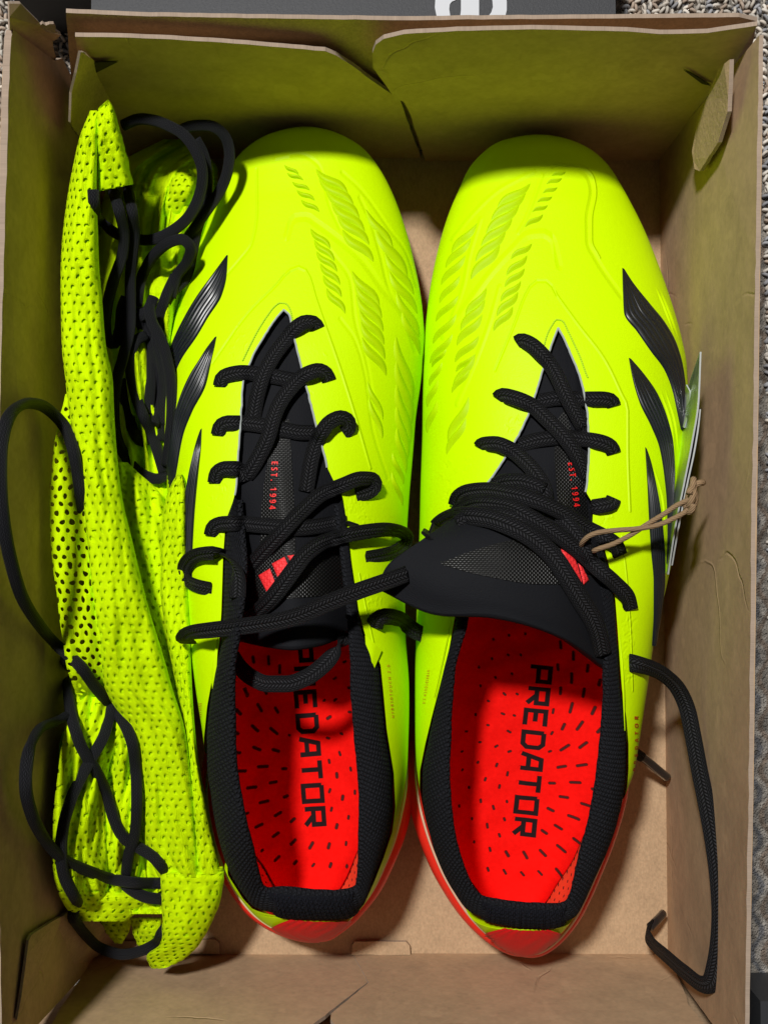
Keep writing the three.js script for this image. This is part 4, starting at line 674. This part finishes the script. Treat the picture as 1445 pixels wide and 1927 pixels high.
    { pts: [[857, 950, -.001], [861, 936, .003], [880, 925, .005], [912, 922, .006], [961, 929, .0065], [1005, 941, .006], [1053, 962, .006], [1101, 992, .006], [1141, 1013, .004], [1160, 1028, .003], [1166, 1045, -.001]] },
    { pts: [[857, 968, .001], [868, 956, .004], [900, 946, .006], [949, 951, .0065], [989, 969, .006], [1037, 998, .006], [1085, 1034, .0055], [1125, 1070, .006], [1157, 1098, .005], [1182, 1127, .003], [1186, 1147, -.001]] },
    { pts: [[807, 1012, .001], [815, 995, .004], [834, 980, .006], [868, 970, .0065], [912, 974, .006], [961, 990, .006], [1005, 1015, .0055], [1041, 1048, .005], [1069, 1090, .005], [1093, 1130, .005], [1117, 1170, .005], [1127, 1200, .004], [1133, 1232, .003]], w: .0064 },
    { pts: [[1050, 972, .003], [1062, 980, .005], [1080, 1000, .008], [1101, 1034, .009], [1112, 1058, .006], [1116, 1075, .002]] },
    { pts: [[860, 985, .002], [900, 966, .004], [940, 968, .004], [985, 985, .004], [1020, 1010, .003]] },
    { pts: [[1180, 1247, .0765], [1190, 1248, .079], [1205, 1252, .0785], [1222, 1257, .076], [1245, 1268, .072], [1272, 1292, .067], [1291, 1330, .064], [1303, 1384, .066], [1315, 1448, .070], [1330, 1521, .075], [1343, 1594, .079], [1352, 1666, .082], [1355, 1723, .083], [1352, 1779, .083], [1345, 1822, .082], [1336, 1850, .080], [1322, 1853, .077], [1292, 1833, .066], [1256, 1802, .048], [1228, 1776, .030], [1217, 1757, .022], [1224, 1742, .017]], w: .0064, abs: 1, tilt: [-0.8, 1, 0.1] },
    { pts: [[1150, 1400, .03], [1190, 1414, .026], [1206, 1424, .022]], w: .004, t: .003, abs: 1 }],
  aglets: [[[1203, 1421, .0225], [1220, 1434, .019], [1240, 1451, .015], [1255, 1463, .011]], [[1222, 1745, .018], [1232, 1735, .016], [1240, 1727, .013], [1247, 1719, .010]]],
  holes: [],
});
settle(right.boot);

// ------------------------------------------------------------------ hang tag on the right boot
{
  const t = thing('hang_tag', 'folded glossy paper hang tag tied with brown twine to the right boot', 'hang tag');
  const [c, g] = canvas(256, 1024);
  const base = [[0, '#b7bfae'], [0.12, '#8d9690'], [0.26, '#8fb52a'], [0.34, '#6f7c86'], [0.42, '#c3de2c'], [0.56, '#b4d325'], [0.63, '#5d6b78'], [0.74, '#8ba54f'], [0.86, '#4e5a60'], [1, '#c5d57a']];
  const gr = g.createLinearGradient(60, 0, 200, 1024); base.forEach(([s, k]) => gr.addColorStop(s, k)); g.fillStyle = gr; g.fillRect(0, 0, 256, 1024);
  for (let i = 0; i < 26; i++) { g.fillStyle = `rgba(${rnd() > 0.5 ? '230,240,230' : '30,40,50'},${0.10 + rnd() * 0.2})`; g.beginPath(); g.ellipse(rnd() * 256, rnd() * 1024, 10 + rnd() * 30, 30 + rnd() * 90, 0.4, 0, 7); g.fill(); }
  g.strokeStyle = '#e9ece2'; g.lineWidth = 14; g.strokeRect(0, 0, 256, 1024);
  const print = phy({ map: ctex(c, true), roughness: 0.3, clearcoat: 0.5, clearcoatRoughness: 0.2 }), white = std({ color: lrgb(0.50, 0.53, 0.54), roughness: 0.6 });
  const card = (name, a, b, mat, th) => { const A = poly(a), B = poly(b), at = (u, v) => { const p = A(v), q = B(v); return P(p[0], p[1], p[2]).lerp(P(q[0], q[1], q[2]), u); };
    const f = gridGeo(6, 30, (u, v) => [at(u, v), u, 1 - v]); const m = mesh(name, f, mat, t);
    const back = gridGeo(6, 30, (u, v) => [at(u, v).add(V(th, -th * 0.2, 0)), u, v]), e1 = gridGeo(1, 30, (u, v) => [at(0, v).add(V(th * u, -th * 0.2 * u, 0)), u, v]), e2 = gridGeo(1, 30, (u, v) => [at(1, v).add(V(th * u, -th * 0.2 * u, 0)), u, v]);
    mesh('cut_edge', mergeGeometries([back, e1, e2]), white, m); return m; };
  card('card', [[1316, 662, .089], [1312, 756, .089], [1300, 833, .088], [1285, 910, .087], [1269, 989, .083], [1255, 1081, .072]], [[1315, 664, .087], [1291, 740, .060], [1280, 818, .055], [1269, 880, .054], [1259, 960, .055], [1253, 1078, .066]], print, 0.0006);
  card('card', [[1315, 770, .085], [1312, 800, .085], [1304, 850, .085], [1291, 910, .084], [1276, 985, .081], [1262, 1064, .072]], [[1313, 772, .083], [1304, 800, .06], [1298, 850, .056], [1286, 910, .055], [1272, 985, .056], [1260, 1062, .068]], white, 0.0006);
  card('card', [[1290, 724, .070], [1297, 740, .070], [1296, 770, .069], [1286, 805, .066]], [[1289, 726, .068], [1288, 745, .060], [1286, 775, .058], [1283, 803, .060]], white, 0.0005);
  const twineMap = dtex(64, (u, v) => { const k = 0.55 + 0.45 * Math.abs(Math.sin((u * 2 + v) * Math.PI * 2)); return [k, k * 0.97, k * 0.9]; });
  const twine = std({ color: lrgb(0.36, 0.24, 0.14), map: twineMap, bumpMap: twineMap, bumpScale: 0.0004, roughness: 0.95 });
  const str = (pts, w = 0.0017) => sweep(pts.map(([x, y, h]) => P(x, y, h)), w, w, { ring: 10, pow: 2, tileV: 0.004 });
  mesh('twine', str([[1092, 1030, .088], [1096, 1020, .092], [1106, 1010, .094], [1122, 1003, .095], [1159, 998, .094], [1199, 995, .093], [1237, 988, .092], [1268, 975, .092], [1290, 962, .092], [1299, 950, .091]]), twine, t);
  mesh('twine', str([[1116, 1037, .091], [1128, 1032, .093], [1150, 1025, .093], [1184, 1008, .092], [1218, 986, .0925], [1249, 967, .092], [1274, 950, .092], [1293, 941, .092], [1301, 932, .091]]), twine, t);
  const k = [];
  for (const pts of [[[1292, 958, .090], [1299, 945, .094], [1304, 928, .094], [1303, 914, .092], [1297, 922, .089], [1293, 940, .088]], [[1288, 950, .092], [1296, 958, .089], [1305, 950, .091], [1307, 932, .093], [1300, 918, .094], [1296, 930, .095]], [[1300, 925, .093], [1303, 912, .094], [1304, 901, .092]], [[1303, 918, .091], [1312, 910, .093], [1322, 908, .091]], [[1290, 962, .090], [1300, 962, .094], [1304, 948, .095]]]) k.push(str(pts, 0.0022));
  mesh('knot', mergeGeometries(k), twine, t);
  settle(t);
}

// ------------------------------------------------------------------ drawstring mesh bag
{
  const bag = thing('mesh_bag', 'crumpled neon yellow mesh drawstring bag with black cords beside the left boot', 'mesh bag');
  const hole = dtex(128, (u, v) => { const d = (a, b) => { let x = Math.abs(u - a), y = Math.abs(v - b); x = Math.min(x, 1 - x); y = Math.min(y, 1 - y); return Math.hypot(x * 1.0, y * 1.75 * 0.92); }; const m = Math.min(d(0.25, 0.25), d(0.75, 0.75)); return sstep(0.150, 0.200, m); }), bigHole = dtex(128, (u, v) => { const d = (a, b) => { let x = Math.abs(u - a), y = Math.abs(v - b); x = Math.min(x, 1 - x); y = Math.min(y, 1 - y); return Math.hypot(x, y * 1.61); }; const m = Math.min(d(0.25, 0.25), d(0.75, 0.75)); return sstep(0.215, 0.255, m); });
  const knitB = dtex(128, (u, v) => { const d = (a, b) => { let x = Math.abs(u - a), y = Math.abs(v - b); x = Math.min(x, 1 - x); y = Math.min(y, 1 - y); return Math.hypot(x, y * 1.6); }; const m = Math.min(d(0.25, 0.25), d(0.75, 0.75)); return 0.55 * sstep(0.16, 0.34, m) + 0.25 * Math.abs(Math.sin(u * 25)) + 0.2 * Math.abs(Math.sin(v * 38 + u * 12)); });
  const TU = 0.0036, TV = 0.0060;
  const clothOf = (k, holes = true, big = false) => phy({ color: lrgb(0.68 * k, 0.99 * k, 0.0), alphaMap: holes ? rep(big ? bigHole : hole, 1 / TU, 1 / TV) : null, alphaTest: holes ? 0.5 : 0, bumpMap: rep(knitB, 1 / TU, 1 / TV), bumpScale: 0.0004, roughness: 0.95, specularIntensity: 0.2 });
  const cloth = clothOf(1), dense = clothOf(1, false), open = clothOf(1, true, true);
  const sheets = [];
  // rows: [survey row, left, right, height of left edge, bulge, height of right edge]
  const fold = (name, rows, mat, wr = 0.0012, fq = 3, skew = 0, under = 0.0009) => {
    const f = rows[0].map((_, k) => pchip(rows.map((_, i) => i), rows.map((r) => r[k]))), n = rows.length - 1, nu = 36, nv = 24 * n;
    const at = (u, v) => { const t = v * n, [y, l, r, hl, b, hr] = f.map((g) => g(t)); const e = (1 - Math.abs(2 * u - 1) ** 3.2) ** 0.5; const s = (r - l);
      const x = mix(l, r, u) + 1.6 * nz(v * 14, u * 2, rows[0][1] * 0.1) * (s > 40 ? 1 : 0.4), yy = y + skew * (u - 0.5);
      const h = mix(hl, hr, u) + b * e + wr * e * nz(u * fq * s / 60, v * n * 0.55, rows[0][0] * 0.13) * 2.2 + wr * 0.6 * e * nz(u * fq * 2 * s / 60, v * n * 1.3, 9.1); return P(x, yy, Math.max(h, 0.002, x < 700 ? 0.462 - 0.1178 * 2088 / (739 - x) : 0)); };
    const acc = [0]; for (let j = 1; j <= nv; j++) acc.push(acc[j - 1] + at(0.5, j / nv).distanceTo(at(0.5, (j - 1) / nv)));
    const geo = gridGeo(nu, nv, (u, v) => { const j = Math.round(v * nv), i = Math.round(u * nu); const p = at(u, v); let w = 0; const c = at(0.5, v); w = Math.sign(u - 0.5) * Math.hypot(p.x - c.x, p.y - c.y) * 1.12; return [p, w + 0.0007 * nz(u * 9, v * n * 5, 2.2), acc[j] + 0.0009 * nz(u * 7, v * n * 4, 6.6)]; });
    const m = mesh(name, geo, mat, bag); sheets.push(m); if (under) { const g2 = geo.clone().translate(0, -under, 0); mesh('inner_layer', g2, dense, m); } return m;
  };
  fold('lining_fold', [[262, 300, 345, 0.0040, 0.0200, 0.0040], [320, 215, 410, 0.0060, 0.0300, 0.0120], [400, 190, 405, 0.0080, 0.0320, 0.0120], [480, 185, 380, 0.0100, 0.0300, 0.0120], [560, 180, 350, 0.0260, 0.0220, 0.0300], [700, 190, 325, 0.0260, 0.0220, 0.0300], [800, 205, 322, 0.0260, 0.0220, 0.0300], [900, 215, 345, 0.0260, 0.0220, 0.0300], [1000, 225, 350, 0.0260, 0.0220, 0.0300], [1100, 232, 352, 0.0260, 0.0220, 0.0300], [1250, 210, 360, 0.0260, 0.0220, 0.0300], [1400, 112, 366, 0.0260, 0.0220, 0.0300], [1500, 108, 380, 0.0260, 0.0220, 0.0300], [1600, 108, 405, 0.0260, 0.0220, 0.0300], [1680, 122, 410, 0.0260, 0.0220, 0.0300], [1720, 150, 400, 0.0260, 0.0220, 0.0300]], dense, 0.004, 4, 0, 0);
  fold('mesh_fold', [[715, 131, 160, 0.0810, 0.0030, 0.0770], [760, 119, 172, 0.0810, 0.0030, 0.0770], [800, 109, 182, 0.0810, 0.0030, 0.0770], [870, 99, 192, 0.0810, 0.0030, 0.0770], [960, 94, 202, 0.0810, 0.0030, 0.0770], [1040, 97, 208, 0.0810, 0.0030, 0.0770], [1100, 105, 212, 0.0810, 0.0030, 0.0770], [1180, 115, 216, 0.0810, 0.0030, 0.0770], [1250, 125, 222, .080, .003, .070], [1290, 138, 216, .076, .003, .062], [1318, 152, 206, .068, .002, .054], [1340, 168, 190, .060, .001, .048]], open, 0.0012, 3, 0, 0);
  fold('mesh_fold', [[1285, 142, 250, .060, .004, .060], [1350, 126, 262, .072, .004, .060], [1450, 110, 204, .078, .004, .062], [1550, 100, 200, .080, .004, .062], [1620, 100, 204, .080, .004, .058], [1680, 110, 205, .074, .004, .052], [1718, 132, 190, .056, .004, .046]], cloth, 0.0026, 3);
  fold('mesh_fold', [[1330, 196, 270, .058, .005, .056], [1420, 190, 276, .057, .006, .055], [1500, 184, 272, .056, .007, .054], [1580, 176, 268, .055, .007, .052], [1650, 166, 262, .052, .006, .048], [1700, 158, 240, .046, .006, .042]], cloth, 0.003, 3);
  fold('mesh_fold', [[870, 218, 240, 0.0640, 0.0020, 0.0580], [940, 224, 308, 0.0640, 0.0020, 0.0580], [1000, 236, 324, 0.0640, 0.0020, 0.0580], [1100, 258, 328, 0.0640, 0.0020, 0.0580], [1200, 286, 334, 0.0640, 0.0020, 0.0600], [1290, 310, 344, 0.0640, 0.0020, 0.0600], [1400, 342, 362, 0.0640, 0.0020, 0.0600]], cloth, 0.0014, 3);
  fold('mesh_fold', [[893, 334, 344, 0.0660, 0.0060, 0.0680], [905, 326, 349, 0.0659, 0.0060, 0.0679], [940, 312, 352, 0.0657, 0.0060, 0.0677], [1000, 304, 353, 0.0653, 0.0060, 0.0673], [1100, 302, 355, 0.0647, 0.0060, 0.0667], [1200, 314, 358, 0.0640, 0.0060, 0.0660], [1290, 330, 361, 0.0622, 0.0060, 0.0642], [1400, 350, 369, 0.0600, 0.0060, 0.0620], [1500, 358, 386, 0.0580, 0.0060, 0.0600], [1580, 364, 402, 0.0536, 0.0060, 0.0556], [1645, 366, 416, 0.0500, 0.0060, 0.0520]], cloth, 0.0012, 2);
  fold('mesh_fold', [[208, 170, 184, 0.0860, 0.0020, 0.0880], [260, 150, 184, 0.0838, 0.0070, 0.0858], [350, 131, 182, 0.0800, 0.0070, 0.0820], [470, 116, 185, 0.0810, 0.0070, 0.0806], [560, 114, 191, 0.0818, 0.0070, 0.0796], [650, 117, 199, 0.0826, 0.0070, 0.0786], [720, 124, 212, 0.0829, 0.0070, 0.0779], [803, 134, 216, 0.0823, 0.0070, 0.0775], [862, 143, 220, 0.0819, 0.0070, 0.0773], [949, 158, 232, 0.0813, 0.0070, 0.0769], [1027, 165, 251, 0.0808, 0.0070, 0.0765], [1136, 176, 277, 0.0800, 0.0070, 0.0760], [1214, 186, 301, 0.0752, 0.0070, 0.0731], [1291, 196, 322, 0.0705, 0.0070, 0.0703], [1373, 240, 348, 0.0651, 0.0070, 0.0671], [1478, 258, 362, 0.0586, 0.0070, 0.0626], [1566, 266, 368, 0.0542, 0.0070, 0.0582], [1650, 296, 376, 0.0500, 0.0070, 0.0540]], cloth, 0.0013, 2.4);
  fold('hem', [[194, 188, 204, .090, .001, .090], [204, 182, 211, .089, .003, .088], [226, 181, 219, .086, .006, .084], [262, 182, 229, .083, .008, .080], [300, 182, 239, .080, .008, .077], [352, 184, 250, .077, .007, .073]], cloth, 0.001, 2, -14);
  fold('mesh_fold', [[318, 340, 360, .040, .002, .040], [335, 322, 368, .036, .010, .036], [360, 310, 370, .032, .014, .034], [395, 298, 362, .030, .014, .030], [432, 296, 338, .026, .008, .026]], cloth, 0.001, 2);
  fold('mesh_fold', [[345, 246, 284, .034, .004, .034], [380, 244, 296, .032, .006, .030], [430, 240, 300, .030, .006, .026], [500, 236, 306, .026, .006, .024]], cloth, 0.0016, 3);
  fold('hem', [[1632, 374, 419, 0.0560, 0.0007, 0.0540], [1646, 303, 421, 0.0560, 0.0042, 0.0540], [1672, 303, 419, 0.0550, 0.0063, 0.0500], [1705, 304, 412, 0.0530, 0.0070, 0.0480], [1740, 306, 397, 0.0500, 0.0070, 0.0460], [1775, 302, 377, 0.0460, 0.0063, 0.0440], [1800, 276, 353, 0.0400, 0.0049, 0.0420], [1816, 281, 328, 0.0360, 0.0028, 0.0400], [1823, 286, 308, 0.0340, 0.0007, 0.0400]], cloth, 0.001, 2);
  fold('hem', [[1672, 150, 250, .054, .003, .050], [1690, 143, 275, .054, .005, .050], [1712, 143, 262, .052, .005, .048], [1734, 150, 238, .048, .004, .046]], cloth, 0.001, 2);
  fold('mesh_fold', [[1725, 180, 248, .020, .003, .022], [1750, 196, 244, .018, .004, .018], [1776, 218, 230, .014, .001, .014]], cloth, 0.001, 2);
  fold('mesh_fold', [[1728, 245, 306, .030, .005, .034], [1760, 252, 306, .026, .006, .030], [1795, 268, 300, .022, .003, .024]], cloth, 0.001, 2);
  const cords = (list, w = 0.0041, t = 0.0032) => { for (const pts of list) { const P3 = pts.map(([x, y, k]) => { if (k > 0.02) { const hit = castOn(sheets, x, y); return P(x, y, Math.max(k, hit ? hit.point.y + 0.0015 : 0, x < 700 ? 0.463 - 0.1165 * 2088 / (739 - x) : 0)); } const hit = castOn(sheets, x, y); return P(x, y, Math.max(hit ? hit.point.y : 0.03, 0.028) + k); }); mesh('drawcord', sweep(P3, w, t, { tileV: 0.005, pow: 2.2 }), cordMat, bag); } };
  cords([
    [[157, 962, -.002], [152, 930, .003], [147, 895, .004], [138, 845, .006], [120, 800, .074], [92, 771, .090], [60, 759, .103], [35, 766, .112], [15, 790, .1195], [4, 832, .121], [1, 880, .122], [3, 940, .121], [10, 1000, .118], [20, 1050, .1145], [40, 1118, .104], [70, 1170, .090], [110, 1216, .071], [150, 1252, .058], [178, 1290, .003], [199, 1316, .002], [214, 1336, -.008]],
    [[208, 1322, -.008], [224, 1345, .001], [238, 1368, .003], [249, 1398, .004], [256, 1447, .004], [258, 1513, .004], [254, 1573, .004], [243, 1608, .004], [238, 1645, .001]],
    [[146, 1340, -.010], [128, 1347, .002], [105, 1358, .069], [72, 1376, .0885], [54, 1419, .098], [49, 1478, .100], [60, 1531, .094], [88, 1584, .079], [123, 1619, .066], [169, 1640, .060], [211, 1654, .058], [253, 1661, .058], [290, 1662, .002], [308, 1662, -.004], [330, 1662, -.012]],
    [[124, 1240, -.010], [127, 1268, .002], [128, 1300, .046], [134, 1338, .045], [141, 1369, .043], [155, 1408, .042], [179, 1447, .042], [200, 1492, .043], [218, 1549, .044], [234, 1577, .046], [260, 1594, .003], [288, 1612, .003], [304, 1630, .001], [322, 1652, -.012]],
    [[214, 1318, -.008], [211, 1332, .001], [206, 1350, .042], [197, 1383, .037], [176, 1422, .036], [151, 1468, .034], [134, 1506, .033], [121, 1549, .033], [116, 1594, .034], [121, 1647, .036], [139, 1684, .034], [148, 1700, -.006]],
    [[235, 1664, .052], [250, 1676, .003], [275, 1688, .003], [308, 1692, -.004], [330, 1692, -.012]],
    [[142, 1706, -.006], [138, 1724, .028], [147, 1740, .029], [160, 1757, .030], [190, 1784, .031], [228, 1796, .033], [267, 1789, .036], [294, 1775, .038], [306, 1754, -.002], [322, 1736, -.012]],
    [[176, 358, .050], [178, 385, .049], [191, 416, .048], [220, 440, .050], [263, 451, .054], [287, 451, .056], [322, 436, .058], [356, 407, .061], [377, 363, .064], [381, 320, .067], [368, 283, .069], [345, 253, .070], [316, 236, .070], [287, 226, .068], [258, 225, .066], [232, 236, .064]],
    [[340, 246, .062], [355, 239, .063], [376, 236, .064], [403, 239, .064], [423, 256, .062], [432, 282, .060], [429, 320, .058], [415, 358, .056], [388, 398, .056], [368, 427, .054], [351, 451, .050]],
    [[368, 262, .062], [383, 290, .060], [391, 334, .057], [386, 387, .054], [370, 436, .052], [363, 474, .050], [350, 523, .048], [323, 552, .048], [303, 588, .046]],
    [[206, 328, -.010], [211, 354, -.001], [223, 390, .076], [234, 436, .070], [231, 480, .066], [216, 523, .064], [204, 567, .062], [199, 612, .060], [206, 644, .057], [217, 646, .055], [226, 620, .054], [230, 580, .054], [238, 560, .054]],
    [[235, 322, -.010], [239, 348, -.001], [249, 395, .072], [254, 436, .066], [250, 480, .062], [246, 523, .058], [246, 567, .056], [245, 620, .056], [232, 673, .057], [219, 722, .059], [215, 774, .059], [220, 821, .055], [235, 856, .050], [258, 885, .048], [287, 900, .050], [305, 899, .053], [314, 888, .052]],
    [[258, 575, .044], [262, 545, .047], [270, 515, .050], [293, 477, .056], [322, 455, .060], [345, 451, .061], [359, 466, .060], [352, 494, .056], [334, 518, .052], [322, 560, .046]],
    [[275, 632, .050], [258, 640, .050], [248, 660, .050], [246, 696, .048], [255, 740, .048], [269, 780, .049], [287, 818, .050], [299, 856, .052], [309, 890, .053]],
    [[228, 715, .046], [232, 735, .044], [241, 774, .042], [252, 812, .041], [266, 831, .041], [280, 826, .041]],
    [[281, 575, .060], [286, 605, .060], [302, 636, .060], [314, 673, .060], [322, 716, .060], [324, 774, .060], [320, 827, .058], [314, 876, .055]],
    [[268, 580, .048], [276, 620, .048], [290, 660, .048], [296, 710, .048], [298, 760, .046], [290, 800, .044]], [[300, 590, .050], [304, 640, .048], [308, 700, .046], [306, 760, .045], [304, 830, .046]], [[290, 560, .050], [275, 590, .052], [262, 600, .050], [282, 640, .046], [284, 720, .044], [280, 780, .040]], [[330, 520, .050], [312, 560, .050], [300, 600, .050], [296, 640, .050], [306, 690, .050], [312, 740, .050], [308, 800, .050]]]);
  settle(bag);
}
settle(box);

const renderer = new THREE.WebGLRenderer({ antialias: true });
renderer.toneMapping = THREE.LinearToneMapping; renderer.toneMappingExposure = 1;
renderer.shadowMap.enabled = true;
renderer.render(scene, camera);
